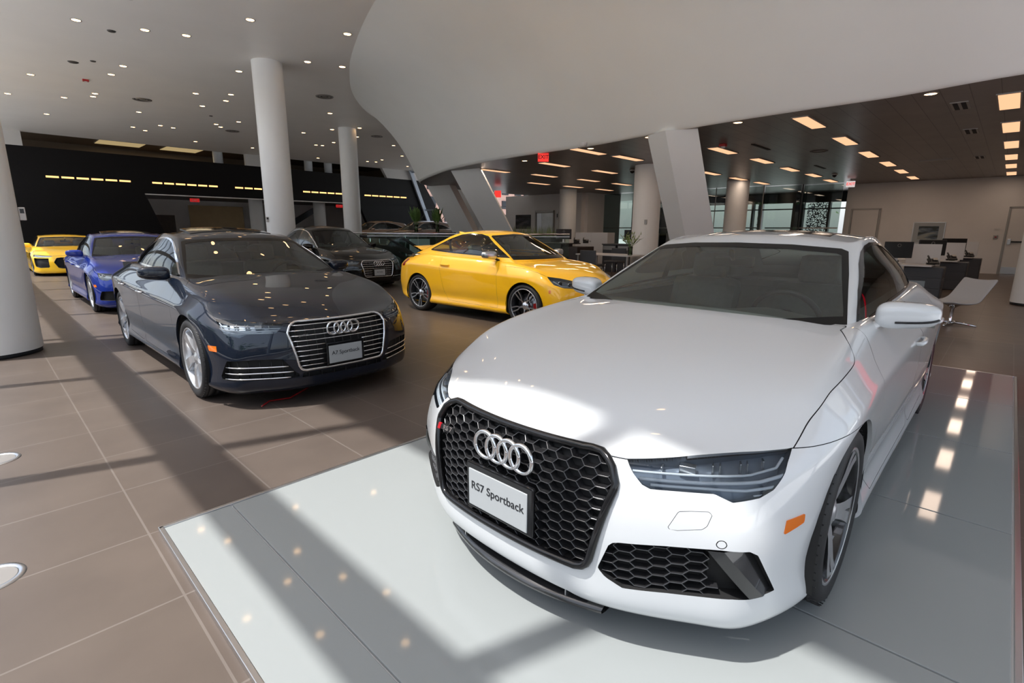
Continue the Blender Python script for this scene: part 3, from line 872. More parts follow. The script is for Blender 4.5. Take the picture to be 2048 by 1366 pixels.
    for s in (1, -1): mb.grid(lambda u, v: (lerp(sp['cowl']-.1, xr, u), s*lerp(hw-.14, hw-.165, v), lerp(.3, b0-.03, v)), 6, 4)
    mb.box(((sp['cowl']+xr)/2, 0, .27), (sp['cowl']-xr, hw*1.7, .04))
    mb.grid(lambda u, v: (xr+.02-.12*v, lerp(-hw+.16, hw-.16, u), lerp(.3, b0+.02, v)), 4, 3)
    mb.grid(lambda u, v: (lerp(xr+.3, xr-.35, v), lerp(-hw+.2, hw-.2, u), b0-.02), 4, 3)
    mb.obj('cabin_lining', M['liner'], root)
    cw = sp['cowl']
    MB().grid(lambda u, v: (lerp(cw+.06, cw-.52, v) - .10*(2*u-1)**2*(1-v), lerp(-hw+.17, hw-.17, u), b0-.055 + .03*math.sin(PI*min(1, v*1.05)) - (0 if v < .93 else .14) + (.035*math.exp(-((2*u-1-.42)/.2)**2)*math.sin(PI*v) if v < .93 else 0)), 24, 14).obj('dashboard', M['liner'], root)
    sx = cw - .85; sz = sp.get('seat_z', 0.)
    for s in (1, -1):
        st = MB().box((sx+.12, s*.37, .50+sz), (.52, .52, .18), bev=.06).box((sx-.22, s*.37, .78+sz), (.16, .50, .58), Matrix.Rotation(-.28, 3, 'Y'), .07).obj('front_seat', M['seat'], root)
        MB().box((sx-.345, s*.37, 1.15+sz), (.10, .27, .19), Matrix.Rotation(-.15, 3, 'Y'), .05).obj('headrest', M['seat'], st)
    if sp.get('rear_seats', True):
        rs_ = MB().box((sx-.80, 0, .48+sz), (.5, 1.2, .18), bev=.06).box((sx-1.05, 0, .75+sz), (.16, 1.2, .5), Matrix.Rotation(-.35, 3, 'Y'), .07).obj('rear_seat', M['seat'], root)
    whx = cw-.50; c = Vector((whx, .37, b0-.10+sz*.6)); q = Vector((-1, 0, .42)).normalized().to_track_quat('Z', 'Y').to_matrix().to_4x4()
    mt = Matrix.Translation(c) @ q
    sw = MB().tube([mt @ Vector((.185*math.cos(a*PI/16), .185*math.sin(a*PI/16), 0)) for a in range(32)], .0165, 8, closed=True).lathe([(0, .02), (.07, .015), (.08, -.01)], 16, mt).tube([mt @ Vector((-.18, 0, 0)), mt @ Vector((.18, 0, 0))], .014, 6).tube([mt @ Vector((0, 0, 0)), mt @ Vector((0, -.18, 0))], .014, 6)
    sw.obj('steering_wheel', M['black'], root)
    h = ctree.ray_cast(Vector((cw-.55, 0, .9)), Vector((-.12, 0, 1)).normalized())[0]
    if h is not None:
        rv = MB().box((h.x-.03, 0, h.z-.085), (.03, .25, .065), bev=.02).obj('interior_mirror', M['black'], root)
        MB().tube([(h.x+.03, 0, h.z-.02), (h.x-.02, 0, h.z-.07)], .016, 8).obj('mirror_mount', M['black'], rv)
        MB().grid(lambda u, v: (h.x-.046, (u-.5)*.22, h.z-.085+(v-.5)*.05), 1, 1).obj('mirror_glass', M['mirror'], rv)
    # ---- wheels
    tw = sp.get('tyre_w', .265)
    for x in ax:
        for s in (1, -1):
            make_wheel(rr, tw, sp['rim_r'], sp['wheel'], root, (x, s*(sp['wheel_y']-tw/2), rr), s, sp.get('caliper'), sp.get('wheel_mats', ('silver', 'silver')), 0 if near else 1)
    for fnx in sp.get('extra', []): fnx(root, locals())
    return root

DLO_A7 = [(.80,.945),(.66,1.036),(.51,1.120),(.23,1.243),(.06,1.305),(-.06,1.335),(-.20,1.352),(-.36,1.352),(-.50,1.340),(-.66,1.300),(-.83,1.235),(-.98,1.155),(-1.12,1.085),(-1.13,1.06),(-1.07,1.045),(-.6,1.035),(0.,1.022),(.5,.985)]
WS_A7 = [(.755,.965),(.73,1.02),(.648,1.19),(.585,1.305),(.545,1.320),(.3,1.340),(0,1.346)]
WS_A7 = WS_A7 + [(-a, b) for a, b in reversed(WS_A7[:-1])]
WS_A7 = WS_A7 + [(-.4,.93),(.4,.93)]
HOODZ = [(0,.705),(.30,.703),(.34,.696),(.4,.694),(.62,.713),(.83,.724),(.878,.733),(.95,.735),(1.3,.735)]
DRL = [([(.44,.648),(.60,.650),(.76,.657),(.85,.672),(.885,.70),(.90,.722)], .012, .006), ([(.47,.632),(.62,.634),(.72,.632),(.82,.638)], .014, .005), ([(.42,.667),(.6,.670),(.74,.676),(.82,.690),(.85,.715)], .018, .0045), ([(.74,.616),(.80,.618),(.84,.632)], .014, .003)]
FINS = [(.50,.688,.006,.026), (.57,.693,.05,.030), (.64,.697,.006,.034), (.66,.697,.004,.034), (.72,.701,.006,.034), (.74,.701,.004,.034), (.79,.704,.006,.032)]
PROJ = []
def front_door_a7(): return [(1.03,.35),(1.02,.60),(1.0,.74),(.95,.86),(.86,.95),(.84,1.2),(-.36,1.2),(-.335,.9),(-.27,.55),(-.26,.30),(-.2,.255),(.9,.25)]
def rear_door_a7(): return [(-.265,.30),(-.275,.55),(-.34,.9),(-.365,1.2),(-1.2,1.2),(-1.2,.95),(-1.14,.80),(-1.06,.62),(-.98,.42),(-.93,.28),(-.3,.255)]
SPEC_A7 = dict(body=body_tab(), cab=cab_a7(), axle=(1.457,-1.457), arch=.384, tyre_r=.347, hw=.95, cowl=.92, rear_open=-1.75, open_w=.70, belt=1.0, nose=2.39,
    headlamp=HEADLAMP, grille=GRILLE, hoodline=HOODLINE, hood_z=HOODZ, doors=[('front_door', front_door_a7()), ('rear_door', rear_door_a7())],
    handles={'front_door': (-.12,.795), 'rear_door': (-.98,.815)}, windscreen=WS_A7, ws_min=-.1, dlo=DLO_A7, bpillars=[(-.40,-.31,.10)], window_split=[-.355],
    sunroof=[(-.10,-.43),(-.10,.43),(-.62,.40),(-.62,-.40)], mirror=(.56,.94,1.018), wheel_y=.936, rim_r=.265, tyre_w=.265, drl=DRL, fins=FINS, projectors=PROJ, emblem=.63, seat_z=.02,
    rearglass=[(-.5,1.09),(.5,1.09),(.42,1.26),(-.42,1.26)])
TTX = ([-1.9,-1.3,-.1,.72],[-1.84,-1.24,.17,.97])
def cab_tt():
    L=[(.55,.70,.93),(.3,.745,.935),(-.05,.76,.94),(-.4,.76,.95),(-.75,.74,.96),(-1.1,.69,.97),(-1.4,.62,.975),(-1.72,.52,.97)]
    U=[(-.17,.535,1.262),(-.25,.545,1.282),(-.38,.55,1.297),(-.53,.545,1.302),(-.70,.53,1.292),(-.88,.505,1.262),(-1.06,.475,1.217),(-1.26,.43,1.15)]
    top=[(-.10,1.30),(-.22,1.328),(-.38,1.343),(-.54,1.346),(-.72,1.335),(-.92,1.30),(-1.14,1.245),(-1.38,1.165)]
    k=lambda z: z+.065+.035*min(1,(z-.9)/.4)
    L=[(a,b,k(c)) for a,b,c in L]; U=[(a+.06,b+.01,k(c)) for a,b,c in U]; top=[(a+.05,k(c)) for a,c in top]
    return warp(cab_tab(L,U,top,(.72,k(.945)),(-.05,k(1.30)),(-1.85,k(.98)),(-1.33,k(1.165))),TTX)
def body_tt(): return warp(body_tab(),([-2.6,-2.2,-1.457,-.4,.9,1.457,2.0,2.39],[-2.08,-1.86,-1.2525,-.4,.66,1.2525,1.78,2.10]),.957,([0,.17,.48,.73,.86,1.0,1.08],[0,.17,.46,.72,.86,.99,1.06]))
def mapP(raw, fx, fy=1., fz=None):
    X = lambda x: float(np.interp(x, fx[0], fx[1])); Z = (lambda z: float(np.interp(z, fz[0], fz[1]))) if fz else (lambda z: z)
    return [(X(p[0]), p[1]*fy, Z(p[2])) for p in raw]
def unphi(poly):
    """(angle, z) outlines of the A7 nose back to rough points on its skin"""
    t = bvh(surface(body_tab(), 2)); out = []
    for a, z in poly:
        h = t.ray_cast(Vector((X0, 0, z)), Vector((math.cos(a), math.sin(a), 0)))[0]; out.append(tuple(h))
    return out
SPEC_RS = dict(SPEC_A7, paint='p_white', near=True, side_glass='side_glass', grille_kind='comb', frame_mat='gloss_black', grille_frame=.014, intake=INTAKE_RS, marker=MARKER_RS, washer=WASHER,
    chin=[(-.36,.05),(.36,.05),(.34,.165),(.30,.18),(-.30,.18),(-.34,.165)], plate=('RS7 Sportback',.45), badge=(-.365,.60,'RS7'), wheel='rs', wheel_mats=('machined','black_wheel'), caliper='red', emblem=.622, front_dy=.012,
    seams=[(lambda V: V[:, 2]-.733, lambda c, n: 1.48 < c[0] < 1.895 and abs(c[1]) > .80 and abs(n[1]) > .2), (lambda V: np.hypot(np.arctan2(np.abs(V[:, 1]), V[:, 0]-X0)-.653, V[:, 2]-.474)-.0125, lambda c, n: c[0] > 2. and .60 < abs(c[1]) < .85 and .44 < c[2] < .51)])
SPEC_A = dict(SPEC_A7, paint='p_navy', near=True, bars=9, intake=INTAKE_A7, marker=MARKER_A7, intake_bars=[((.785,.362),(.39,.355)),((.795,.312),(.36,.308)),((.80,.266),(.38,.262))], slot=[(-.37,.25),(.37,.25),(.36,.288),(-.36,.288)],
    plate=('A7 Sportback',.42), badge=(-.335,.60,'quattro'), wheel='five', dlo_mat='chrome', chrome_handle=True, sunroof_tilt=.06, side_glass='side_glass')
# saloon: the same nose, a taller notchback cabin
A6X = ([-2.6,-1.457,.9,2.39],[-2.52,-1.457,.9,2.36])
SPEC_A6 = dict(SPEC_A7, lv=3, refine=1, paint='p_black', near=False, cab=warp(cab_a7(), ([-2.3,-1.55,-1.2,-.47,.17,.97],[-2.2,-1.72,-1.42,-.6,.12,.92]), 1., ([.9,1.0,1.38,1.43],[.9,1.0,1.48,1.545])), bars=7, chrome_bars=True, intake=INTAKE_A7, marker=MARKER_A7,
    intake_bars=[((.80,.30),(.36,.30))], plate=('A6 Sedan',.42), wheel='ten', dlo_mat='chrome', dlo=[(.80,0.955),(.66,1.036),(.53,1.120),(.28,1.252),(.06,1.354),(-.12,1.414),(-.35,1.450),(-.6,1.456),(-.9,1.420),(-1.15,1.336),(-1.38,1.204),(-1.5,1.096),(-1.45,1.060),(-.6,1.024),(.2,0.995)],
    windscreen=[(a, np.interp(b, [.93, 1.0, 1.346], [.93, 1.0, 1.44])) for a, b in WS_A7])
# coupe: shortened and lowered
S5X = ([-2.6,-1.457,.9,1.457,2.39],[-2.42,-1.3755,.84,1.3755,2.27]); S5Z = ([0,.73,1.0,1.43],[0,.70,.955,1.372])
def scale_spec(base, FX, fy, FZ, cabX=None, **k):
    X = lambda x: float(np.interp(x, *FX)); Z = lambda z: float(np.interp(z, *FZ)); CX = (lambda x: float(np.interp(x, *cabX))) if cabX else X
    s = dict(base)
    s['body'] = warp(body_tab(), FX, fy, FZ); s['cab'] = warp(cab_a7(), cabX or FX, fy, FZ)
    for key in ('headlamp', 'intake', 'marker'):
        if key in base: s[key] = P3(*mapP(unphi(base[key]), FX, fy, FZ))
    s['hood_z'] = [(phi(*mapP([(X0+1.1*math.cos(a), 1.1*math.sin(a), z)], FX, fy, FZ)[0][:2]), Z(z)) for a, z in base['hood_z']]
    s['hoodline'] = mapP(base['hoodline'], FX, fy, FZ)
    for key in ('grille', 'windscreen', 'slot', 'rearglass'):
        if key in base: s[key] = [(a*fy, Z(b)) for a, b in base[key]]
    s['dlo'] = [(CX(a), Z(b)) for a, b in base['dlo']]; s['doors'] = [(n, [(X(a), Z(b)) for a, b in p]) for n, p in base['doors']]; s['handles'] = {n: (X(a), Z(b)) for n, (a, b) in base['handles'].items()}
    s['axle'] = (X(1.457), X(-1.457)); s['hw'] = .95*fy; s['cowl'] = CX(.92); s['rear_open'] = X(-1.75); s['open_w'] = .70*fy; s['belt'] = Z(1.0); s['ws_min'] = CX(-.1); s['nose'] = X(2.39)
    s['mirror'] = (CX(.56), .965*fy, Z(1.03)); s['wheel_y'] = .925*fy; s['emblem'] = Z(base.get('emblem', .63)); s['sunroof'] = [(CX(a), b*fy) for a, b in base['sunroof']]
    s['bpillars'] = [(CX(a), CX(b), c) for a, b, c in base['bpillars']]; s['window_split'] = [CX(a) for a in base['window_split']]
    if 'plate' in base and base['plate']: s['plate'] = (base['plate'][0], Z(base['plate'][1]))
    if 'drl' in base: s['drl'] = [([(phi(*mapP([(X0+1.05*math.cos(a), 1.05*math.sin(a), z)], FX, fy, FZ)[0][:2]), Z(z)) for a, z in p], d, r) for p, d, r in base['drl']]
    for key in ('fins', 'projectors'): s[key] = []
    s.update(k); return s
BASE = dict(SPEC_A7, intake=INTAKE_A7, marker=MARKER_A7)
def far_specs():
    S5 = scale_spec(BASE, S5X, .975, S5Z, lv=2, refine=1, paint='p_blue', near=False, bars=7, wheel='five', rim_r=.245, tyre_r=.332, arch=.362, frame_mat='gloss_black', sunroof_tilt=.06, projectors=[(.66, .655, .03), (.84, .662, .028)])
    # mid-engined sports car: low, wide, cabin forward
    RX = ([-2.6,-1.457,.9,1.457,2.39],[-2.10,-1.325,.95,1.325,2.27]); RZ = ([0,.17,.31,.73,.86,1.0,1.43],[0,.12,.26,.64,.76,.885,1.238])
    R8 = scale_spec(BASE, RX, 1.02, RZ, cabX=([-2.3,-.5,.17,.97],[-2.0,-.55,.18,1.08]), lv=2, refine=1, paint='p_r8', near=False, wheel='y', rim_r=.262, tyre_r=.34, arch=.366, frame_mat='gloss_black', grille_kind='mesh', combscale=1, sunroof=[(0,0),(0,0),(0,0)],
        headlamp=P3((2.13,.48,.615),(1.95,.72,.635),(1.70,.90,.655),(1.74,.905,.60),(1.95,.78,.565),(2.12,.56,.575)),
        intake=P3((2.08,.56,.545),(1.80,.90,.555),(1.86,.89,.30),(2.0,.80,.26),(2.14,.58,.27)), grille=[(.30,.56),(.40,.55),(.47,.43),(.39,.27),(.30,.25),(-.30,.25),(-.39,.27),(-.47,.43),(-.40,.55),(-.30,.56)], rear_seats=False, seat_z=-.20)
    R8['drl'] = [([(.50,.60),(.75,.608),(1.0,.628)],.012,.012), ([(.52,.585),(.78,.588),(1.0,.61)],.014,.007)]
    R8.pop('marker', None); R8.pop('intake_bars', None)
    SX = ([-2.6,-1.457,.9,1.457,2.39],[-2.45,-1.45,.95,1.45,2.36]); SZ = ([0,.17,.48,.73,1.0,1.43],[0,.26,.62,.95,1.17,1.70])
    SUV = scale_spec(BASE, SX, .99, SZ, cabX=([-2.3,-1.55,-1.14,-.47,.17,.97],[-2.45,-2.2,-2.0,-.7,.15,.95]), lv=2, refine=1, near=False, wheel='ten', rim_r=.25, tyre_r=.37, arch=.41, dlo_mat='chrome', sunroof=[(0,0),(0,0),(0,0)])
    SUV['marker'] = SUV['marker']
    return S5, R8, SUV
# small coupe seen from the side
def tt_extra(root, L):
    paint = L['paint']
    MB().grid(lambda u, v: (-1.62-.34*v, lerp(-.52, .52, u), 1.075+.035*math.sin(PI*v*.9)+.05*v+.012*(1-(2*u-1)**2)), 16, 6).obj('rear_spoiler', paint, root)
    for s in (1, -1): MB().tube([(-1.68, s*.3, 1.02), (-1.72, s*.3, 1.10)], .03, 8, flat=.5).obj('spoiler_strut', M['black'], root)
    MB().add([(-.90, 0, 1.40), (-1.1, 0, 1.345), (-1.12, 0, 1.42), (-.98, .03, 1.365), (-.98, -.03, 1.365)], [(0, 3, 2), (3, 1, 2), (1, 4, 2), (4, 0, 2)]).obj('antenna_fin', paint, root)
    h = L['tree'].ray_cast(Vector((-1.58, -.62, 2)), Vector((0, 0, -1)))
    if h[0] is not None:
        q = h[1].to_track_quat('Z', 'Y').to_matrix().to_4x4(); MB().lathe([(0, .006), (.055, .008), (.075, .004), (.08, -.004)], 28, Matrix.Translation(h[0]) @ q).obj('fuel_cap', M['alu'], root)
SPEC_TT = dict(SPEC_A7, lv=3, refine=2, body=body_tt(), cab=cab_tt(), paint='p_yellow', near=False, axle=(1.2525,-1.2525), arch=.357, tyre_r=.331, rim_r=.258, hw=.91, cowl=.88, rear_open=-1.5, open_w=.62, belt=.995, nose=2.1,
    headlamp=P3((1.60,.775,.785),(1.75,.80,.675),(1.86,.70,.63),(2.0,.50,.615),(1.98,.44,.65),(1.90,.47,.715),(1.75,.65,.76)),
    grille=[(.36,.60),(.42,.57),(.44,.52),(.38,.28),(.34,.25),(-.34,.25),(-.38,.28),(-.44,.52),(-.42,.57),(-.36,.60)], hoodline=[(1.60,.775,.79),(1.45,.80,.83),(1.241,.815,.875),(1.0,.825,.90),(.662,.82,.905)],
    hood_z=[(0,.67),(.5,.69),(.8,.73),(1.1,.785),(1.5,.79)], doors=[('front_door',[(.72,.25),(.70,.85),(.64,.99),(.64,1.25),(-.68,1.25),(-.68,.99),(-.64,.77),(-.54,.41),(-.44,.27)])], handles={'front_door': (-.52,.86)},
    dlo=[(0.872,1.019),(0.658,1.139),(0.463,1.237),(0.268,1.329),(0.052,1.382),(-0.183,1.392),(-0.417,1.370),(-0.711,1.297),(-1.005,1.183),(-1.193,1.106),(-1.181,1.087),(-0.417,1.057),(0.268,1.036)], dlo_trim=.02, windscreen=[(.66,0.992),(.63,1.052),(.51,1.340),(.47,1.359),(0,1.384),(-.47,1.359),(-.51,1.340),(-.63,1.052),(-.66,0.992)],
    ws_min=-.05, bpillars=[(-.50,-.43,-.8)], window_split=[-.47], mirror=(.56,.90,1.055), mirror_mat='alu', stem_mat='black', wheel='y', wheel_mats=('machined','grey_wheel'), caliper='red', wheel_y=.895, tyre_w=.245, drl=[([(.62,.64),(.85,.665),(.98,.735)],.02,.006)], fins=[], projectors=[(.70,.69,.03),(.86,.71,.03)], emblem=.60,
    marker=P3((1.70,.855,.60),(1.70,.855,.555),(1.73,.845,.555),(1.73,.845,.60)), tail=[(-1.76,.93),(-1.62,.91),(-1.68,.80),(-1.80,.79)], side_glass='glass', rear_side_glass='glass', rear_seats=False, seat_z=-.06, extra=[tt_extra], sunroof=[(0,0),(0,0),(0,0)], rearglass=[(-.42,1.074),(.42,1.074),(.36,1.237),(-.36,1.237)])
for _k in ('intake', 'slot', 'washer'): SPEC_TT.pop(_k, None)
# ------------------------------------------------------------------ the showroom (X along the platform, Y towards the black wall)
ORD = 'first second third fourth fifth sixth seventh eighth ninth tenth eleventh twelfth thirteenth fourteenth fifteenth sixteenth seventeenth eighteenth nineteenth twentieth'.split()
def ordinal(n):
    if n <= 20: return ORD[n-1]
    t = {2: 'twent', 3: 'thirt', 4: 'fort', 5: 'fift'}[n//10]; return t+'ieth' if n % 10 == 0 else t+'y-'+ORD[n % 10-1]
CEIL, OFC, YW, XF = 6.0, 3.4, 35.0, -.75
M['wall'] = noise_var(pmat('painted_plaster', (.62, .60, .58), .7), (.62, .60, .58), .02, 1.5)
M['bulkhead'] = noise_var(pmat('bulkhead_paint', (.92, .925, .90), .55), (.92, .925, .90), .015, .8)
M['ceiling'] = noise_var(pmat('ceiling_paint', (.86, .83, .79), .45), (.86, .83, .79), .02, .8)
M['column'] = noise_var(pmat('column_paint', (.84, .84, .83), .5), (.84, .84, .83), .015, 2)
M['blackwall'] = noise_var(pmat('black_wall_panel', (.004, .0032, .0036), .55, spec=.25), (.004, .0032, .0036), .2, 6)
M['office_wall'] = noise_var(pmat('office_wall_paint', (.80, .765, .74), .7), (.80, .765, .74), .03, 1.2)
M['frame_dark'] = pmat('dark_window_frame', (.03, .032, .036), .4, .3)
M['steel_blue'] = pmat('facade_steel', (.45, .50, .58), .4, .2)
M['glow'] = emat('lamp_glow', (1., .60, .28), 12.)
M['panel_glow'] = emat('office_panel_glow', (1., .54, .30), .95)
M['strip_glow'] = emat('wall_strip_glow', (1., .52, .17), 2.0)
M['warm_room'] = emat('upper_floor_panel_glow', (1., .74, .36), .33)
M['trim_metal'] = pmat('lamp_trim', (.35, .33, .31), .4, .6)
M['dark_vent'] = pmat('vent_metal', (.10, .095, .09), .5, .4)
M['clear'] = glassmat('balustrade_glass', (.80, .90, .87), 1.45)
M['tint'] = glassmat('office_partition_glass', (.55, .60, .57), 1.5)
M['exit_red'] = emat('exit_sign_red', (1., .05, .04), .9)
M['exit_dim'] = emat('dim_exit_red', (1., .04, .04), .32)
M['exit_white'] = pmat('exit_sign_white', (.75, .70, .68), .5)
M['white_lam'] = pmat('white_laminate', (.66, .64, .63), .4)
M['grey_lam'] = pmat('grey_laminate', (.055, .056, .062), .5)
M['dark_wood'] = noise_var(pmat('dark_wood', (.035, .022, .018), .4), (.035, .022, .018), .25, 8)
M['screen'] = pmat('monitor_black', (.010, .010, .011), .35)
M['leaf'] = noise_var(pmat('leaf_green', (.11, .20, .05), .5), (.11, .20, .05), .35, 12)
M['leaf_pale'] = noise_var(pmat('leaf_pale_green', (.24, .32, .10), .5), (.24, .32, .10), .3, 12)
M['petal'] = pmat('white_petal', (.75, .74, .66), .5)
M['vase'] = glassmat('vase_glass', (.72, .80, .72), 1.5)
M['brick'] = noise_var(pmat('far_brick', (.48, .30, .24), .8), (.48, .30, .24), .1, 2)
M['pave'] = noise_var(pmat('pavement', (.78, .79, .79), .8), (.78, .79, .79), .06, .7)
M['chair_shell'] = pmat('grey_lounge_shell', (.40, .40, .40), .5)

def tilemat(name, c1, c2, mortar, bw, bh, ox, oy, ms, rough, swap=False, offset=0.):
    m = pmat(name, c1, rough); n, l, b = nodes(m)
    g = n.new('ShaderNodeNewGeometry'); mp = n.new('ShaderNodeMapping'); mp.inputs['Location'].default_value = (-ox, -oy, 0)
    if swap: mp.inputs['Rotation'].default_value = (0, 0, PI/2)
    br = n.new('ShaderNodeTexBrick'); br.offset = offset; br.squash = 1; br.inputs['Scale'].default_value = 1
    br.inputs['Brick Width'].default_value = bw; br.inputs['Row Height'].default_value = bh; br.inputs['Mortar Size'].default_value = ms; br.inputs['Mortar Smooth'].default_value = 0; br.inputs['Bias'].default_value = 0
    br.inputs['Color1'].default_value = (*c1, 1); br.inputs['Color2'].default_value = (*c2, 1); br.inputs['Mortar'].default_value = (*mortar, 1)
    l.new(g.outputs['Position'], mp.inputs['Vector']); l.new(mp.outputs['Vector'], br.inputs['Vector'])
    nz = n.new('ShaderNodeTexNoise'); nz.inputs['Scale'].default_value = 2.2; nz.inputs['Detail'].default_value = 8; l.new(g.outputs['Position'], nz.inputs['Vector'])
    mx = n.new('ShaderNodeMixRGB'); mx.blend_type = 'MULTIPLY'; mx.inputs['Fac'].default_value = 1
    cr = n.new('ShaderNodeValToRGB'); cr.color_ramp.elements[0].position = .3; cr.color_ramp.elements[1].position = .72; cr.color_ramp.elements[0].color = (.86, .85, .85, 1); cr.color_ramp.elements[1].color = (1.06, 1.05, 1.04, 1)
    l.new(nz.outputs['Fac'], cr.inputs['Fac']); l.new(br.outputs['Color'], mx.inputs['Color1']); l.new(cr.outputs['Color'], mx.inputs['Color2']); l.new(mx.outputs['Color'], b.inputs['Base Color'])
    return m
M['tile'] = tilemat('porcelain_floor_tile', (.105, .084, .071), (.112, .090, .076), (.158, .136, .12), .585, .60, .378, 2.18, .0045, .36)
nodes(M['tile'])[2].inputs['Specular IOR Level'].default_value = .3
M['plank'] = tilemat('wood_plank_floor', (.12, .088, .068), (.145, .106, .082), (.045, .03, .022), 1.6, .12, 9.39, 0, .004, .38, True, .37)
M['lid'] = tilemat('metal_ceiling_panel', (.20, .172, .16), (.215, .186, .172), (.07, .06, .055), 5.2, .32, 9.4, .1, .006, .36, False, .5)
_n, _l, _b = nodes(M['lid']); _b.inputs['Metallic'].default_value = .35
def st(o, label=None): return tag(o, label, None, None, 'structure')
def slab(name, x0, x1, y0, y1, z0, z1, mat, **k): return st(MB().box(((x0+x1)/2, (y0+y1)/2, (z0+z1)/2), (x1-x0, y1-y0, z1-z0)).obj(name, mat))

# floors
slab('floor', -1.4, 9.39, -2.6, YW+8, -.3, 0, M['tile'], ); slab('floor_hall', 9.39, 34, 17, YW+8, -.3, 0, M['tile'])
slab('floor_office', 9.39, 34, -6, 17, -.3, 0, M['plank'])
slab('ground_outside', -60, -1.4, -60, 80, -.35, -.05, M['pave']); slab('ground_outside_front', -1.4, 60, -60, -6, -.35, -.05, M['pave']); slab('ground_outside_side', -1.4, 9.39, -6, -2.6, -.35, -.05, M['pave']); slab('ground_outside_far', 34, 90, -6, 80, -.35, -.05, M['pave'])

# display platform: flush glass panels in a metal edge
pl = empty('display_platform', (3.76, 1.265, 0), 0, 'low glass display platform under the white car', 'platform')
xs = [.43, .735, 1.985, 3.25, 4.52, 5.815, 7.10]
M['plat'] = pmat('back_painted_glass', (.27, .288, .288), .05, spec=.22)
MB().box((0, 0, .006), (6.67, 3.01, .012)).obj('base_tray', pmat('joint_seal', (.62, .64, .65), .5), pl)
for a, b in zip(xs, xs[1:]):
    MB().box(((a+b)/2-3.76, 0, .018), (b-a-.010, 2.95, .014), bev=.002).obj('glass_panel', M['plat'], pl)
for (cx, cy, dx, dy) in ((0, 1.495, 6.69, .022), (0, -1.495, 6.69, .022), (-3.335, 0, .022, 3.0), (3.335, 0, .022, 3.0)):
    MB().box((cx, cy, .013), (dx, dy, .026), bev=.003).obj('edge_trim', M['alu'], pl)

# ceilings
def holes_plane(name, mat): pass
slab('ceiling', -.78, 30.2, -2.6, YW+.3, CEIL, CEIL+.25, M['ceiling'])
BE = [(9.40,-5.),(9.40,-2.),(9.41,.2),(9.68,1.6),(9.72,2.9),(9.81,4.1),(10.0,5.7),(10.32,7.3),(10.42,9.),(10.6,11.0),(11.16,13.58),(12.07,15.85),(12.75,17.3),(13.25,18.2),(14.0,19.0),(15.2,19.6),(17.,19.95),(20.,20.1),(24.5,20.1)]
TE = [(4.5,-5.),(4.5,-2.),(4.55,.2),(4.75,1.6),(5.0,3.),(5.3,5.),(5.7,7.3),(6.1,9.),(6.45,10.2),(7.01,11.71),(7.75,13.45),(8.37,14.69),(9.51,16.64),(10.79,18.31),(12.11,19.63),(13.6,20.6),(16.2,21.3),(20.,21.6),(24.5,21.6)]
def resample(P, n):
    P = np.array(P); d = np.concatenate([[0], np.cumsum(np.hypot(*np.diff(P, axis=0).T))]); d /= d[-1]
    t = np.linspace(0, 1, len(P)); s = np.linspace(0, 1, n)
    # smooth Catmull-Rom through the points
    out = []
    for q in s:
        f = q*(len(P)-1); i = min(int(f), len(P)-2); u = f-i
        p0, p1, p2, p3 = P[max(i-1, 0)], P[i], P[i+1], P[min(i+2, len(P)-1)]
        out.append(.5*((2*p1) + (-p0+p2)*u + (2*p0-5*p1+4*p2-p3)*u*u + (-p0+3*p1-3*p2+p3)*u**3))
    return np.array(out)
be, te = resample(BE, 110), resample(TE, 110)
def bulk(u, v):
    i = int(round(u*109)); a, b = be[i], te[i]; w = v
    r = w**1.0; z = OFC+.06 + (CEIL-OFC-.06)*(1-(1-w)**1.25)
    c = a + (b-a)*(r - .10*math.sin(PI*w)*(1 if True else 0)); return (c[0], c[1], z)
mb = MB(); mb.grid(bulk, 109, 16)
mb.grid(lambda u, v: (be[int(round(u*109))][0] + .10*v, be[int(round(u*109))][1], OFC+.06-.06*math.sin(v*PI/2)), 109, 4)
st(mb.obj('wall_bulkhead', M['bulkhead']), 'big white curved bulkhead leaning out over the cars')
# office ceiling follows the bulkhead edge
mb = MB(); n = 110
V = [(be[i][0]+.10, be[i][1], OFC) for i in range(n)] + [(30.2, be[i][1], OFC) for i in range(n)]
mb.add(V, [(i, i+1, n+i+1, n+i) for i in range(n-1)]); st(mb.obj('ceiling_office', M['lid']))
slab('ceiling_slab', 15.5, 30.2, -6, 16.5, OFC+.05, OFC+.3, M['wall'])

# glass facade beside the camera (its bars shade the floor)
mb = MB()
for y in [1.63+2.57*k for k in range(-2, 17)]: mb.box((XF, y, 3), (.10, .10, 6.1))
mb.box((XF, 16, 3.485), (.05, 42, .66)); mb.box((XF, 16, .04), (.08, 42, .08)); mb.box((XF, 16, 5.97), (.05, 42, .18))
st(mb.obj('window_1', M['steel_blue']), 'glazed facade with deep transom on the sunny side')
mb = MB()
for x in [-.7+2.02*k for k in range(0, 6)]: mb.box((x, -2.45, 1.4), (.10, .16, 2.8))
mb.box((4.3, -2.45, .04), (10.2, .14, .08)); st(mb.obj('window_2', M['steel_blue']))
slab('wall_front', -.8, 9.45, -2.55, -2.35, 2.8, CEIL, M['wall'])  # unseen solid upper wall, shaped to cut sky light from this side

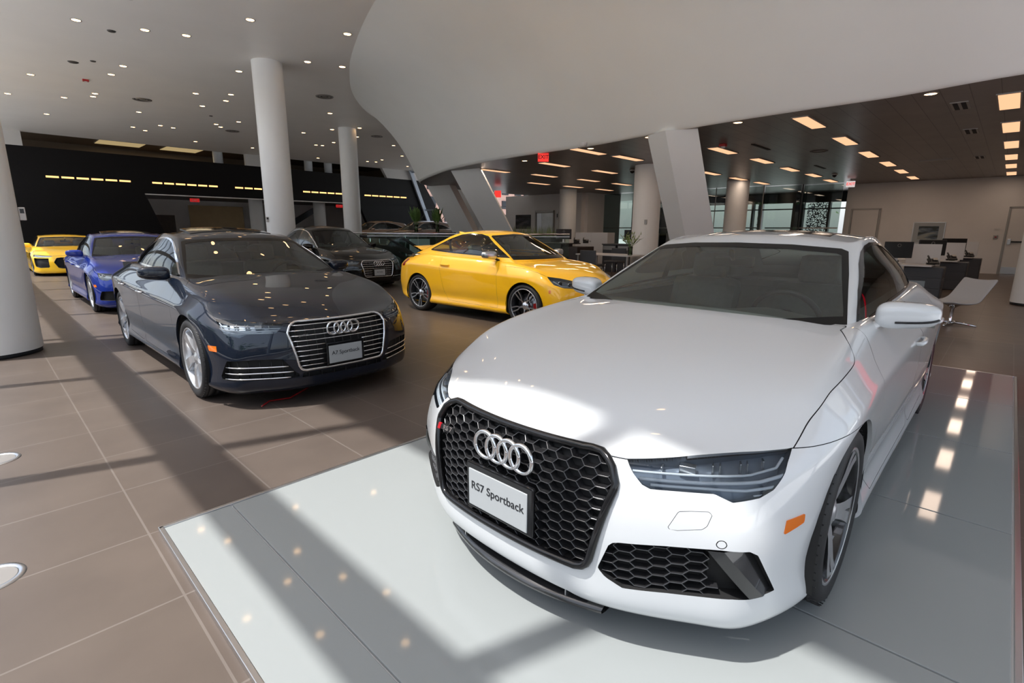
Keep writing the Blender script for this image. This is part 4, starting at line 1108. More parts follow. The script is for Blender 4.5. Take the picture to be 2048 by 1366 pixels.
# black rear wall with the openings under and over it
def wallpoly(name, polys, y0, y1, mat):
    mb = MB()
    for P in polys: mb.prism(P, (0, y1-y0), Matrix(((1, 0, 0, 0), (0, 0, -1, y1), (0, 1, 0, 0), (0, 0, 0, 1))))
    return st(mb.obj(name, mat))
wallpoly('wall_rear', [[(-1.4, 3.35), (27.2, 3.35), (25.85, 5.32), (-1.4, 5.32)], [(-1.4, 0), (8.1, 0), (7.0, 3.36), (-1.4, 3.36)], [(21.6, 0), (29.2, 0), (27.1, 3.36), (20.1, 3.36)]], YW, YW+.35, M['blackwall'])
slab('trim_1', 7.0, 20.1, YW-.02, YW+.33, 3.30, 3.35, M['office_wall'])
wallpoly('wall_rear_upper', [[(-1.4, 5.32), (2.35, 5.32), (2.35, 6.), (-1.4, 6.)], [(12.5, 5.32), (13.6, 5.32), (13.6, 6.), (12.5, 6.)], [(22.6, 5.32), (25.85, 5.32), (25.3, 6.), (22.2, 6.)]], YW, YW+.3, M['wall'])
M['brown'] = pmat('brown_upper_wall', (.12, .085, .055), .6)
slab('wall_upper_room', -1.4, 25, YW+7, YW+7.2, 3.4, 9, M['brown']); slab('ceiling_upper_room', -1.4, 25, YW+.3, YW+7.2, 6.45, 6.55, M['brown']); slab('wall_upper_room_right', 25, 25.2, YW+.3, YW+7.2, 0, 6.5, M['brown']); slab('floor_upper_room', -1.4, 25, YW+.35, YW+7.2, 3.36, 3.6, M['dark_wood'])
slab('wall_lower_room', -1.4, 25, YW+6, YW+6.2, 0, 3.4, M['office_wall'])
for i, (x0, x1, lab) in enumerate(((5.9, 8.1, 'left one of two square luminous panels above the black wall'), (9.2, 11.2, 'right one of two square luminous panels above the black wall'))):
    t = empty('luminous_panel', ((x0+x1)/2, YW+4.3, 6.44), 0, lab, 'ceiling light')
    MB().box((0, 0, -.02), (x1-x0, 2.0, .03)).obj('diffuser', M['warm_room'], t); MB().box((0, 0, 0), (x1-x0+.1, 2.1, .03)).obj('frame', M['trim_metal'], t)
for x, lab in ((11.6, 'pale post on the upper floor left of the tall white column'), (17.5, 'pale post on the upper floor behind the second white column'), (19.0, 'pale post right of the dark shelf on the upper floor')):
    tag(MB().lathe([(.28, 3.6), (.28, 6.45)], 24, Matrix.Translation((x, YW+2.2, 0))).obj('upper_post', M['wall']), lab, 'column', None, 'structure')
# lower room behind the black wall
tag(MB().box((12.0, YW+4.9, 1.5), (3.4, .06, 3.0)).obj('lit_partition', noise_var(pmat('tan_partition', (.42, .29, .15), .6), (.42, .29, .15), .05, 3)), 'tan partition panel lit warm in the room under the black wall', 'partition')
tag(MB().lathe([(.42, 0), (.42, 3.36)], 32, Matrix.Translation((13.4, YW+1.6, 0))).obj('round_column', M['wall']), 'pale round column in the opening under the black wall, left of the tall white column', 'column', None, 'structure')
tag(MB().lathe([(.42, 0), (.42, 3.36)], 32, Matrix.Translation((17.8, YW+1.6, 0))).obj('round_column', M['wall']), 'pale round column in the opening between the two tall white columns', 'column', None, 'structure')
tag(MB().box((8.6, YW+4., 1.15), (1.2, .3, 2.3)).obj('cupboard', M['dark_wood']), 'dark cupboard in the room under the black wall', 'cupboard')
mb = MB().prism([(14.2, .4), (18.6, 3.0), (18.6, 3.4), (14.2, .9)], (0, .15), Matrix(((1, 0, 0, 0), (0, 0, -1, YW+3), (0, 1, 0, 0), (0, 0, 0, 1))))
tag(mb.obj('stair', M['frame_dark']), 'dark stair flank rising behind the opening in the black wall', 'stair')
for x, lab in ((9.6, 'small red exit sign under the left end of the black wall opening'), (18.9, 'small red exit sign beside the column between the two tall columns')):
    t = empty('exit_sign', (x, YW+.7, 3.13), 0, lab, 'exit sign'); MB().box((0, 0, 0), (.5, .04, .2)).obj('sign_panel', M['exit_dim'], t)
    me = text_mesh('EXIT', .14, .001); me.transform(Matrix.Translation((0, -.022, 0)) @ Matrix.Rotation(PI/2, 4, 'X')); link('lettering', me, t, M['exit_white'])

# strip lights on the black wall, six bars a row
def strips(x0, x1, lab, n=6):
    w = (x1-x0)/n; t = empty('wall_strip_light', ((x0+x1)/2, YW-.03, 3.95), 0, lab, 'wall light', 'strip lights on the black wall')
    for k in range(n):
        c = x0 + (k+.5)*w - (x0+x1)/2
        b = MB().box((c, 0, 0), (w-.09, .05, .11)).obj('light_bar', M['black'], t); MB().box((c, -.028, 0), (w-.10, .012, .085)).obj('diffuser', M['strip_glow'], b)
strips(2.93, 6.47, 'row of six warm light bars on the black wall above the far yellow car')
strips(7.36, 10.76, 'row of six warm light bars on the black wall above the opening\'s left part')
strips(11.64, 15.0, 'row of warm light bars on the black wall, half behind the tall white column')
strips(15.9, 19.4, 'row of warm light bars on the black wall between the two tall columns')
strips(20.51, 24.28, 'row of six warm light bars at the right end of the black wall')

# columns
def column(x, y, r, z1, lab, plinth=True):
    t = empty('round_column', (x, y, 0), 0, lab, 'column'); t['kind'] = 'structure'
    MB().lathe([(r, .05), (r, z1)], 64).obj('shaft', M['column'], t)
    if plinth: MB().lathe([(r-.012, 0), (r-.012, .05)], 64, cap=True).obj('plinth', M['frame_dark'], t)
    return t
column(-.06, 8.36, .475, CEIL, 'big white round column cut by the left edge of the photo')
column(6.44, 15.76, .40, CEIL, 'tall white round column behind the dark sedan with the open roof')
column(12.72, 22.83, .40, CEIL, 'tall white round column left of the bronze cars, behind the black sedan')
column(14.6, 8.3, .41, OFC, 'white round office column behind the lily vase')
column(20.3, 15.8, .41, OFC, 'white round office column beside the steel lift door')
column(21.3, 8.13, .42, OFC, 'white round office column in front of the glass partition')
column(14.92, -.55, .41, OFC, 'white round column at the right edge beside the lounge chair')
for (x, y, z, dx, dy, lab) in ((.445, 8.335, 1.60, .06, .03, 'small white card reader on the big column at the left edge'), (6.02, 15.66, 1.72, .08, .03, 'small white sensor box on the left side of the tall column behind the dark sedan')):
    t = empty('wall_sensor', (x, y, z), 0, lab, 'sensor'); MB().box((0, 0, 0), (dx, .05, .15), bev=.01).obj('housing', M['white_lam'], t); MB().box((0, -.027, .03), (dx*.6, .004, .05)).obj('display', M['screen'], t)
tag(MB().box((14.24, 8.1, 1.72), (.03, .1, .14), bev=.008).obj('wall_switch', M['trim_metal']), 'small grey switch plate on the office column behind the lilies', 'switch')

# raking white slabs under the bulkhead
def raking(sec, z1, lean, lab):
    V = [(x + lean*(z1-z), y, z) for z in (0, z1) for x, y in sec]
    tag(MB().add(V, [(3, 2, 1, 0), (4, 5, 6, 7)] + [(i, (i+1) % 4, 4+(i+1) % 4, 4+i) for i in range(4)]).obj('raking_column', M['column']), lab, 'column', None, 'structure')
raking([(10.15, 5.85), (10.45, 5.25), (10.12, 4.74), (9.87, 5.30)], OFC, .60, 'broad raking white slab column behind the white car')
raking([(11.78, 14.25), (12.0, 12.95), (11.62, 12.65), (11.5, 13.95)], OFC, .76, 'raking white slab column above the roof of the yellow coupe')
raking([(15.2, 19.7), (15.35, 18.3), (14.9, 18.2), (14.75, 19.6)], OFC, .70, 'raking white slab column left of the one above the yellow coupe')
raking([(18.3, 22.5), (18.5, 21.2), (18.1, 21.1), (17.9, 22.4)], 3.6, .70, 'narrow raking slab column seen between the two nearer slabs')

# downlights in the white ceiling
def spot_lamp(x, y, z, r, lab, group, power, lit=True):
    t = empty('ceiling_downlight', (x, y, z), 0, lab, 'downlight', group)
    MB().lathe([(r*.98, -.002), (r*1.18, -.012), (r*1.25, -.006), (r*1.25, 0)], 20).obj('trim_ring', M['trim_metal'], t)
    MB().lathe([(0, -.004), (r*.98, -.004)], 20).obj('lamp', M['glow'] if lit else M['dark_vent'], t)
DL = [(2.34,15.85),(3.54,15.42),(4.31,15.1),(5.02,12.97),(6.93,12.16),(3.74,19.14),(1.97,22.24),(3.66,20.41),(1.6,25.88),(3.02,25.13),(3.69,23.61),(3.71,24.18),(2.86,29.19),(5.37,25.93),(5.87,29.85),(6.46,30.44),(6.65,28.48),(7.19,28.67),(6.08,21.01),(6.96,20.26),(6.2,17.21),(7.2,14.87),(8.08,14.57),(6.8,22.89),(7.14,21.35),(8.28,26.29),(8.62,26.82),(8.78,24.98),(12.37,23.58),(10.69,20.46),(11.82,25.37),(9.02,32.15),(11.9,32.12),(13.05,22.3),(14.14,24.45),(14.16,26.92),(13.9,28.42),(14.22,28.31),(16.38,33.34),(19.45,32.44),(19.98,32.23),(19.65,30.95),(16.87,25.36),(19.52,28.45),(22.8,32.59)]
ACC = {}
DL.sort(key=lambda p: math.hypot(*p))
for i, (x, y) in enumerate(DL): spot_lamp(x, y, CEIL, .085, 'lit round downlight in the white ceiling, %s nearest to the camera' % ordinal(i+1), 'downlights in the white ceiling', 60 if i % 3 == 0 else 0)
# overhead lamps nearer the glass front, above the photo's frame (they show in the bonnets)
OH = [(1.2, 9.), (3.4, 8.2), (2.2, 11.2), (4.2, 11.), (1.4, 5.6), (3.3, 5.2), (1.0, 2.6), (3.0, 1.6), (.6, 7.3), (2.4, 7.1), (2.6, 9.6), (.8, 10.8), (3.2, 12.6), (1.6, 12.9), (4.5, 9.4), (4.4, 6.9), (1.9, 8.1), (3.6, 10.1), (.4, 12.2), (2.9, 13.6), (4.9, 8.3), (1.1, 14.2), (2.2, 4.2), (.5, 4.4)]
OH.sort(key=lambda p: math.hypot(*p))
for i, (x, y) in enumerate(OH): spot_lamp(x, y, CEIL, .085, 'lit round downlight overhead, above the frame, %s nearest to the camera' % ordinal(i+1), 'downlights in the white ceiling over the camera', 0)
for x, y, r, lab in ((2.7, 19.73, .13, 'plain grey disc speaker in the white ceiling'), (3.07, 19.21, .07, 'unlit dark fitting beside the grey disc in the white ceiling'), (3.01, 16.07, .09, 'unlit dark downlight left of the three nearest lit ones'), (7.57, 24.55, .07, 'small unlit dome in the white ceiling behind the round vent')):
    tag(MB().lathe([(0, -.02), (r*.8, -.02), (r, 0)], 24, Matrix.Translation((x, y, CEIL))).obj('ceiling_fitting', M['dark_vent']), lab, 'ceiling fitting')
t = empty('fire_alarm', (3.2, 21.68, CEIL), 0, 'small dark red fire alarm on the white ceiling', 'fire alarm'); MB().box((0, 0, -.03), (.16, .12, .06), bev=.01).obj('housing', M['red'], t); MB().box((0, -.03, -.065), (.07, .04, .02)).obj('strobe', M['white_lam'], t)
for x, y, lab in ((5., 23.4, 'round ringed air vent left of the tall column in the white ceiling'), (9.3, 18.11, 'round ringed air vent right of the tall column in the white ceiling'), (9.33, 27.46, 'round air vent farthest back, left of the tall column'), (14.73, 23.56, 'round air vent beside the seam of the curved bulkhead')):
    t = empty('round_vent', (x, y, CEIL), 0, lab, 'air vent', 'round vents in the white ceiling')
    MB().lathe([(.30, 0), (.29, -.02), (.24, -.012), (.235, 0)], 36).obj('outer_ring', M['trim_metal'], t); MB().lathe([(.20, 0), (.19, -.02), (.14, -.012), (.135, 0)], 36).obj('inner_ring', M['trim_metal'], t); MB().lathe([(0, -.002), (.24, -.002)], 36).obj('vent_throat', M['dark_vent'], t)
    MB().lathe([(0, -.016), (.08, -.012), (.09, 0)], 30).obj('hub_plate', M['trim_metal'], t)

# office ceiling: long warm panels, spots, vents
OP = [(11.2,.35),(13.85,.34),(16.5,.34),(19.12,.35),(21.61,.36),(24.24,.36),(10.89,2.98),(13.53,2.95),(16.19,2.97),(18.72,2.93),(21.23,2.93),(23.88,2.93),(13.13,5.46),(15.68,5.39),(18.32,5.42),(20.73,5.35),(23.31,5.4),(17.79,7.76),(20.27,7.75),(22.61,7.7),(11.05,7.99),(12.73,7.88),(12.49,10.26),(15.07,10.2),(12.43,12.78),(14.66,12.5),(17.1,12.32),(19.43,12.27),(16.91,14.73),(19.1,14.58),(21.4,14.47)]
rowname = {0: 'the row along the right edge', 3: 'the row over the workstations', 5: 'the third row from the right edge', 8: 'the fourth row from the right edge', 10: 'the fifth row from the right edge', 12: 'the sixth row from the right edge', 15: 'the row beside the lift wall'}
cntr = {}
for x, y in OP:
    k = min(rowname, key=lambda q: abs(q-y)); cntr[k] = cntr.get(k, 0)+1
    t = empty('ceiling_light_panel', (x, y, OFC), 0, 'long warm light panel in the dark ceiling, %s nearest in %s' % (ordinal(cntr[k]), rowname[k]), 'ceiling light', 'light panels in the dark office ceiling')
    MB().box((0, 0, -.008), (1.28, .28, .016)).obj('frame', M['trim_metal'], t); MB().box((0, 0, -.018), (1.22, .235, .008)).obj('diffuser', M['panel_glow'], t)
    L = bpy.data.lights.new('panel_light', 'AREA'); L.shape = 'RECTANGLE'; L.size = 1.2; L.size_y = .23; L.energy = 5.0; L.color = (1., .80, .64)
    o = bpy.data.objects.new('panel_light', L); COL.objects.link(o); o.parent = t; o.location = (0, 0, -.03)
for i, (x, y) in enumerate(((9.9, 1.17), (10.05, 3.95), (10.3, 5.9), (10.72, 7.7), (11.3, 10.4))): spot_lamp(x, y, OFC, .075, 'round downlight in the dark ceiling just behind the bulkhead edge, %s from the right' % ordinal(i+1), 'downlights behind the bulkhead edge', 25)
for x, y, lab in ((11.09, .91, 'black slotted vent pair in the dark ceiling, nearest the bulkhead'), (13.92, .91, 'black slotted vent pair in the dark ceiling, second from the bulkhead'), (18.7, .95, 'black slotted vent pair in the dark ceiling, farthest from the bulkhead')):
    t = empty('slot_vent', (x, y, OFC), 0, lab, 'air vent', 'slotted vents in the dark ceiling'); MB().box((0, 0, -.006), (.62, .22, .012)).obj('frame', M['trim_metal'], t)
    for s in (-1, 1): MB().box((0, s*.05, -.012), (.58, .06, .006)).obj('slot', M['void'], t)
for x, y, lab in ((13.23, 4.6, 'thin black line vent beside the raking slab in the dark ceiling'), (18.36, 4.59, 'thin black line vent in the middle of the dark ceiling')): tag(MB().box((x, y, OFC-.005), (1.1, .08, .01)).obj('line_vent', M['void']), lab, 'air vent')
t = empty('round_vent', (14.8, 3.77, OFC), 0, 'dark ring vent in the middle of the dark ceiling', 'air vent'); MB().lathe([(.20, 0), (.19, -.015), (.15, -.01), (.145, 0)], 30).obj('outer_ring', M['dark_vent'], t)
tag(MB().box((18.69, 1.85, OFC-.01), (.25, .7, .02)).obj('access_panel', M['trim_metal']), 'pale grey access panel in the dark ceiling', 'access panel')
tag(MB().lathe([(0, -.09), (.06, -.09), (.085, -.05), (.09, 0)], 24, Matrix.Translation((9.95, 7.35, OFC))).obj('smoke_detector', M['white_lam']), 'white smoke detector on the dark ceiling left of the broad raking slab', 'smoke detector')
t = empty('fire_alarm', (12.21, 5.09, OFC), 0, 'red fire alarm with white strobe on the dark ceiling', 'fire alarm'); MB().box((0, 0, -.03), (.14, .14, .06), bev=.01).obj('housing', M['red'], t); MB().lathe([(0, -.10), (.04, -.09), (.05, -.06)], 16).obj('strobe', M['white_lam'], t)
for x, y, lab in ((15.3, 9.3, 'black dome camera on the dark ceiling left of the round office column'), (20.9, 4.75, 'black dome camera on the dark ceiling by the glass partition')):
    t = empty('ceiling_camera', (x, y, OFC), 0, lab, 'camera'); MB().lathe([(.09, 0), (.09, -.03)], 20, cap=True).obj('base', M['white_lam'], t); MB().lathe([(0, -.11), (.05, -.09), (.075, -.03)], 20).obj('dome', M['gloss_black'], t)
def exit_sign(x, y, z, lab, red_on_white, rz):
    t = empty('exit_sign', (x, y, z), rz, lab, 'exit sign')
    MB().box((0, 0, .15), (.05, .05, .06)).obj('canopy', M['trim_metal'], t)
    MB().box((0, 0, 0), (.28, .035, .22), bev=.006).obj('sign_panel', emat('exit_lit_white', (1., .86, .84), .55) if red_on_white else M['exit_red'], t)
    me = text_mesh('EXIT', .135, .001, bold=True); me.transform(Matrix.Translation((0, -.019, 0)) @ Matrix.Rotation(PI/2, 4, 'X')); link('lettering', me, t, M['exit_red'] if red_on_white else pmat('exit_letter_dark_red', (.25, .005, .01), .5))
exit_sign(10.6, 9.1, 3.31, 'red exit sign hanging from the dark ceiling near the curved edge', False, math.radians(-45))
exit_sign(23.2, 4.7, 3.22, 'white exit sign with red letters by the glass partition', True, math.radians(-70))
t = empty('exit_sign', (17.2, 17.5, 3.1), math.radians(-45), 'dark red exit sign end-on behind the raking slab', 'exit sign'); MB().box((0, 0, 0), (.3, .05, .3)).obj('sign_panel', M['exit_red'], t)

# office walls
slab('wall_office', 25.6, 25.8, -3, 5.25, 0, OFC, M['office_wall']); slab('wall_lift', 22.2, 22.5, 16.4, 21.9, 0, OFC, M['office_wall']); slab('wall_lift_return', 22.5, 25.6, 16.2, 16.4, 0, OFC, M['office_wall'])
slab('wall_far_right', 9.4, 34, -3.2, -3.0, 0, OFC, M['office_wall'])
def door(n, x, y0, y1, h, lab, panic):
    t = empty('door_%d' % n, (x, (y0+y1)/2, 0), 0, lab, 'door'); t['kind'] = 'structure'; w = y1-y0
    MB().box((-.015, 0, h/2), (.03, w-.1, h-.05)).obj('leaf', M['office_wall'], t)
    f = MB(); 
    for s in (1, -1): f.box((-.02, s*w/2, h/2), (.06, .06, h))
    f.box((-.02, 0, h), (.06, w+.06, .06)); f.obj('door_frame', M['trim_metal'], t)
    if panic:
        MB().box((-.05, 0, 1.15), (.05, w*.62, .05), bev=.01).obj('panic_bar', M['screen'], t); MB().box((-.05, w/2-.13, 1.15), (.06, .10, .2), bev=.01).obj('lock_case', M['alu'], t)
        MB().box((-.034, 0, .14), (.006, w-.12, .24)).obj('kick_plate', M['alu'], t)
        MB().box((-.035, -.20, 1.72), (.008, .30, .09)).obj('door_sign', M['screen'], t)
    else: MB().box((-.05, -w/2+.14, 1.08), (.05, .08, .18), bev=.01).obj('handle', M['screen'], t)
door(1, 25.6, -.75, .22, 2.34, 'grey fire door with black push bar at the right edge', True)
door(2, 25.6, 4.02, 5.0, 2.38, 'plain grey door right of the glass partition', False)
t = empty('call_point', (25.58, .46, 1.42), 0, 'small switch plates on the wall left of the fire door', 'switch')
MB().box((0, 0, -.11), (.03, .12, .14), bev=.01).obj('lower_plate', M['trim_metal'], t); MB().box((0, 0, .18), (.02, .16, .04)).obj('upper_plate', M['white_lam'], t); MB().box((-.017, 0, -.11), (.01, .06, .05)).obj('button', M['red_lens'], t)
def picture(x, y0, y1, z0, z1, lab, mat, frame, mount):
    t = empty('framed_picture', (x, (y0+y1)/2, (z0+z1)/2), 0, lab, 'picture'); w, h = y1-y0, z1-z0
    MB().box((-.012, 0, 0), (.024, w, h)).obj('picture_frame', frame, t)
    if mount: MB().box((-.026, 0, 0), (.006, w-.05, h-.05)).obj('mount', M['plate'], t)
    k = .62 if mount else .97
    MB().box((-.031, 0, 0), (.006, w*k, h*k)).obj('print', mat, t)
    return t
def picmat(name, a, b, c, sc):
    m = pmat(name, a, .3, coat=.4); n, l, bb = nodes(m); tc = n.new('ShaderNodeTexCoord'); w = n.new('ShaderNodeTexNoise'); w.inputs['Scale'].default_value = sc; w.inputs['Detail'].default_value = 3
    mp = n.new('ShaderNodeMapping'); mp.inputs['Scale'].default_value = (1, .7, 2.2); l.new(tc.outputs['Object'], mp.inputs['Vector']); l.new(mp.outputs['Vector'], w.inputs['Vector'])
    r = n.new('ShaderNodeValToRGB'); r.color_ramp.elements[0].position = .38; r.color_ramp.elements[0].color = (*a, 1); r.color_ramp.elements[1].position = .62; r.color_ramp.elements[1].color = (*c, 1); e = r.color_ramp.elements.new(.5); e.color = (*b, 1)
    l.new(w.outputs['Fac'], r.inputs['Fac']); l.new(r.outputs['Color'], bb.inputs['Base Color']); return m
picture(25.59, 1.90, 2.88, 1.05, 1.85, 'silver framed car photograph hanging on the office wall above the desks', picmat('car_print', (.02, .025, .02), (.10, .13, .17), (.30, .31, .27), 3.2), M['alu'], True)
picture(22.19, 19.9, 21.07, 1.55, 2.34, 'dark unframed picture on the wall left of the lift door', picmat('night_print', (.012, .012, .016), (.03, .03, .04), (.09, .085, .09), 2.4), M['screen'], False)
t = empty('lift_door', (22.17, 18.85, 0), 0, 'brushed steel lift door in the office back wall', 'lift door')
MB().box((0, .40, 1.2), (.03, .36, 2.4)).obj('fixed_panel', M['alu'], t); MB().box((0, -.22, 1.2), (.03, .86, 2.4)).obj('door_panel', noise_var(pmat('lift_steel', (.45, .45, .44), .3, 1.), (.45, .45, .44), .2, 2), t)
f = MB()
for s in (1, -1): f.box((-.02, s*.64, 1.25), (.08, .07, 2.5))
f.box((-.02, 0, 2.5), (.08, 1.35, .1)); f.obj('door_surround', M['trim_metal'], t); MB().box((-.02, .44, 1.1), (.02, .07, .16)).obj('call_panel', M['screen'], t)
tag(MB().box((22.17, 17.95, 2.25), (.03, .16, .42), bev=.01).obj('wall_sign', M['white_lam']), 'white indicator plate beside the lift door', 'sign'); tag(MB().box((22.15, 17.95, 2.26), (.012, .06, .2)).obj('indicator_arrow', M['screen']), 'black arrow panel on the white plate beside the lift', 'indicator')

# glass partition and the bright windows behind it
t = empty('glass_partition', (24.0, 12.2, 0), 0, 'dark tinted glass office partition with thin metal edges', 'partition')
for k in range(4): MB().box((0, 3.1-2.07*k, 1.7), (.02, 2.04, 3.36)).obj('glass_pane', M['tint'], t)
for k in range(5): MB().box((0, 4.13-2.07*k, 1.7), (.03, .03, 3.4)).obj('mullion', M['trim_metal'], t)
MB().box((0, 0, 1.62), (.012, 8.2, .05)).obj('manifestation_strip', M['trim_metal'], t)
t = empty('glass_partition', (24.4, 6.65, 0), 0, 'clear glass office partition right of the round column', 'partition')
for k in range(2): MB().box((.3*k, .75-1.45*k, 1.7), (.02, 1.42, 3.36)).obj('glass_pane', M['tint'], t)
MB().box((0, -.02, 1.7), (.04, .04, 3.4)).obj('mullion', M['frame_dark'], t); MB().box((.15, -.02, 1.62), (.012, 2.8, .05)).obj('manifestation_strip', M['trim_metal'], t)
mb = MB(); Xw = 30.
mb.box((Xw, 10.5, .6), (.3, 15, 1.2)); mb.box((Xw, 10.5, 3.2), (.3, 15, .55))
for a, b in ((2.9, 6.10), (6.78, 6.88), (7.97, 8.42), (8.52-.1, 8.5), (10.0, 10.18), (10.45, 10.55), (11.5, 12.0), (13.1, 18)): mb.box((Xw, (a+b)/2, 2.1), (.3, b-a, 2.0))
mb.box((Xw, 10, 2.62), (.12, 14, .06)); st(mb.obj('window_3', M['frame_dark']))
for y0, y1, lab in ((6.9, 7.95, 'bright perforated white screen in the window behind the glass partition'), (10.2, 10.43, 'narrow perforated white screen beside the round column behind the glass')):
    m = pmat('perforated_screen', (.7, .72, .74), .6); n, l, b = nodes(m); g = n.new('ShaderNodeNewGeometry'); v = n.new('ShaderNodeTexVoronoi'); v.inputs['Scale'].default_value = 15.; r = n.new('ShaderNodeMath'); r.operation = 'GREATER_THAN'; r.inputs[1].default_value = .52
    l.new(g.outputs['Position'], v.inputs['Vector']); l.new(v.outputs['Distance'], r.inputs[0]); l.new(r.outputs[0], b.inputs['Alpha'])
    tag(MB().box((30.5, (y0+y1)/2, 2.1), (.01, y1-y0, 2.3)).obj('window_screen', m), lab, 'screen')
mb = MB(); 
for k in range(4): mb.box((29.2, 7.4+.0*k, 3.05+.09*k), (.05, 1.0, .02))

# far leaning facade and the buildings outside it
mb = MB(); lean = .42
def fac(x, z): return x + 1.45 + lean*(5.9-z)
for y in (35.0, 31.2, 27.4, 23.6, 21.4):
    mb.add([(fac(23.4, z)+dx, y+dy, z) for z in (0, 6.) for dx, dy in ((-.10, -.08), (.10, -.08), (.10, .08), (-.10, .08))], [(0, 1, 2, 3), (7, 6, 5, 4), (0, 4, 5, 1), (1, 5, 6, 2), (2, 6, 7, 3), (3, 7, 4, 0)])
for z in (.1, 3.05, 5.9): mb.box((fac(23.4, z), 28.2, z), (.16, 14, .10))
st(mb.obj('window_4', M['steel_blue']), 'leaning glazed facade at the far right end of the showroom')
mb = MB(); mb.add([(fac(23.4, 0)-.35, 34.9, 0), (fac(23.4, 0)-.15, 34.9, 0), (fac(23.4, 6)-.15, 34.9, 6), (fac(23.4, 6)-.35, 34.9, 6), (fac(23.4, 0)-.35, 34.75, 0), (fac(23.4, 0)-.15, 34.75, 0), (fac(23.4, 6)-.15, 34.75, 6), (fac(23.4, 6)-.35, 34.75, 6)], [(4, 5, 6, 7), (0, 3, 2, 1), (0, 1, 5, 4), (1, 2, 6, 5), (2, 3, 7, 6), (3, 0, 4, 7)]); st(mb.obj('trim_2', M['steel_blue']))
t = empty('brick_building', (56, 76, 0), 0, 'pinkish brick building with white base outside the far window', 'building')
MB().box((0, 0, 7.), (26, 26, 10)).obj('upper_storeys', M['brick'], t); MB().box((-.5, -.5, 1.0), (26.5, 26.5, 2.0)).obj('ground_storey', M['white_lam'], t)
mb = MB()
for k in range(8):
    for j in range(4): mb.box((-13.05, -11+3.1*k, 3.4+2.3*j), (.2, 1.5, 1.3)); mb.box((-11+3.1*k, -13.05, 3.4+2.3*j), (1.5, .2, 1.3))
mb.obj('windows', M['frame_dark'], t)
def crown(x, y, z, r, n, seed, mat, lab, leaf=.12, trunk=True):
    rnd = random.Random(seed); mb = MB()
    for _ in range(n):
        a, b, c = rnd.gauss(0, .42), rnd.gauss(0, .42), rnd.gauss(0, .34); p = Vector((a, b, c))*r; q = Matrix.Rotation(rnd.random()*6.3, 3, 'Z') @ Matrix.Rotation(rnd.random()*3, 3, 'X'); s = leaf*(.6+rnd.random()*.8)
        mb.add([p + q @ Vector(v)*s for v in ((-1, 0, 0), (0, -.5, .1), (1, 0, 0), (0, .5, .1))], [(0, 1, 2, 3)])
    t = empty('street_tree', (x, y, 0), 0, lab, 'tree'); o = mb.obj('crown', mat, t); o.location = (0, 0, z); MB().tube([(0, 0, 0), (.05, 0, z*.5), (0, 0, z)], [.16, .12, .08], 8).obj('trunk', M['dark_wood'], t)
crown(44, 39, 3.2, 1.9, 500, 3, M['leaf_pale'], 'pale green tree outside the far window', .22); crown(34.5, 27.5, 3.0, 1.8, 500, 4, M['leaf_pale'], 'pale green tree outside, right of the raking slabs', .2); crown(47, 7.2, 2.8, 2.2, 500, 5, M['leaf'], 'dark green tree outside the perforated window screen', .25)

# ------------------------------------------------------------------ furniture and small things
def monitor(x, y, z, rz, lab, ring=True, back=True):
    t = empty('monitor', (x, y, z), rz, lab, 'monitor')
    MB().box((0, 0, .30), (.56, .045, .36), bev=.012).obj('screen', M['screen'], t)
    MB().box((0, .05, .14), (.07, .03, .30), bev=.008).obj('stand', M['alu'], t); MB().box((0, .05, .008), (.24, .18, .016), bev=.004).obj('foot', M['alu'], t)
    if ring: MB().tube([(.032*math.cos(a*PI/12), -.024, .40+.032*math.sin(a*PI/12)) for a in range(24)], .004, 6, closed=True).obj('logo_ring', M['trim_metal'], t)
    return t
def desk_phone(x, y, z, rz, lab):
    t = empty('desk_phone', (x, y, z), rz, lab, 'phone')
    MB().box((0, 0, .07), (.20, .16, .03), Matrix.Rotation(.7, 3, 'X'), .008).obj('phone_body', M['screen'], t); MB().box((0, .06, .02), (.18, .06, .04)).obj('phone_stand', M['screen'], t)
    MB().tube([(-.085, -.06, .075), (-.09, .0, .15), (-.085, .06, .19)], .018, 8).obj('handset', M['black'], t); MB().box((.045, .015, .125), (.09, .07, .006), Matrix.Rotation(.7, 3, 'X')).obj('phone_display', M['trim_metal'], t)
    return t
R45 = math.radians(-60)
def station_desk(x, y, lab, k):
    t = empty('workstation_desk', (x, y, 0), 0, lab, 'desk', 'workstation desks along the office wall')
    MB().box((0, .55, .735), (.80, 1.36, .03), bev=.004).obj('desk_top', M['white_lam'], t)
    c = MB().box((.06, .02, .36), (.62, .68, .70), bev=.004).obj('drawer_unit', M['grey_lam'], t)
    for q in range(3): MB().box((.06, -.322, .13+.23*q), (.60, .012, .215), bev=.003).obj('drawer', M['grey_lam'], c); MB().box((-.252, .02, .13+.23*q), (.012, .66, .215), bev=.003).obj('drawer', M['grey_lam'], c)
    MB().box((0, 1.18, .36), (.7, .04, .7)).obj('side_panel', M['grey_lam'], t)
    p = empty('privacy_panel', (x+.40, y+.12, .752), 0, 'white upright privacy panel on the %s workstation desk' % k, 'panel', 'white privacy panels on the desks')
    MB().box((0, 0, .22), (.03, .62, .44), bev=.004).obj('board', M['white_lam'], p)
station_desk(14.62, 1.30, 'nearest workstation desk with grey drawers behind the white car', 'nearest'); monitor(14.42, 1.82, .765, R45, 'black monitor seen from behind on the nearest workstation desk'); desk_phone(14.72, 1.20, .752, R45, 'black desk phone in front of the nearest white privacy panel')
station_desk(17.55, 1.05, 'middle workstation desk in the row along the office wall', 'middle'); monitor(15.75, 1.35, .80, R45, 'black monitor top peeking over the nearest white privacy panel', True); desk_phone(17.35, 1.05, .752, R45, 'black desk phone on the middle workstation desk')
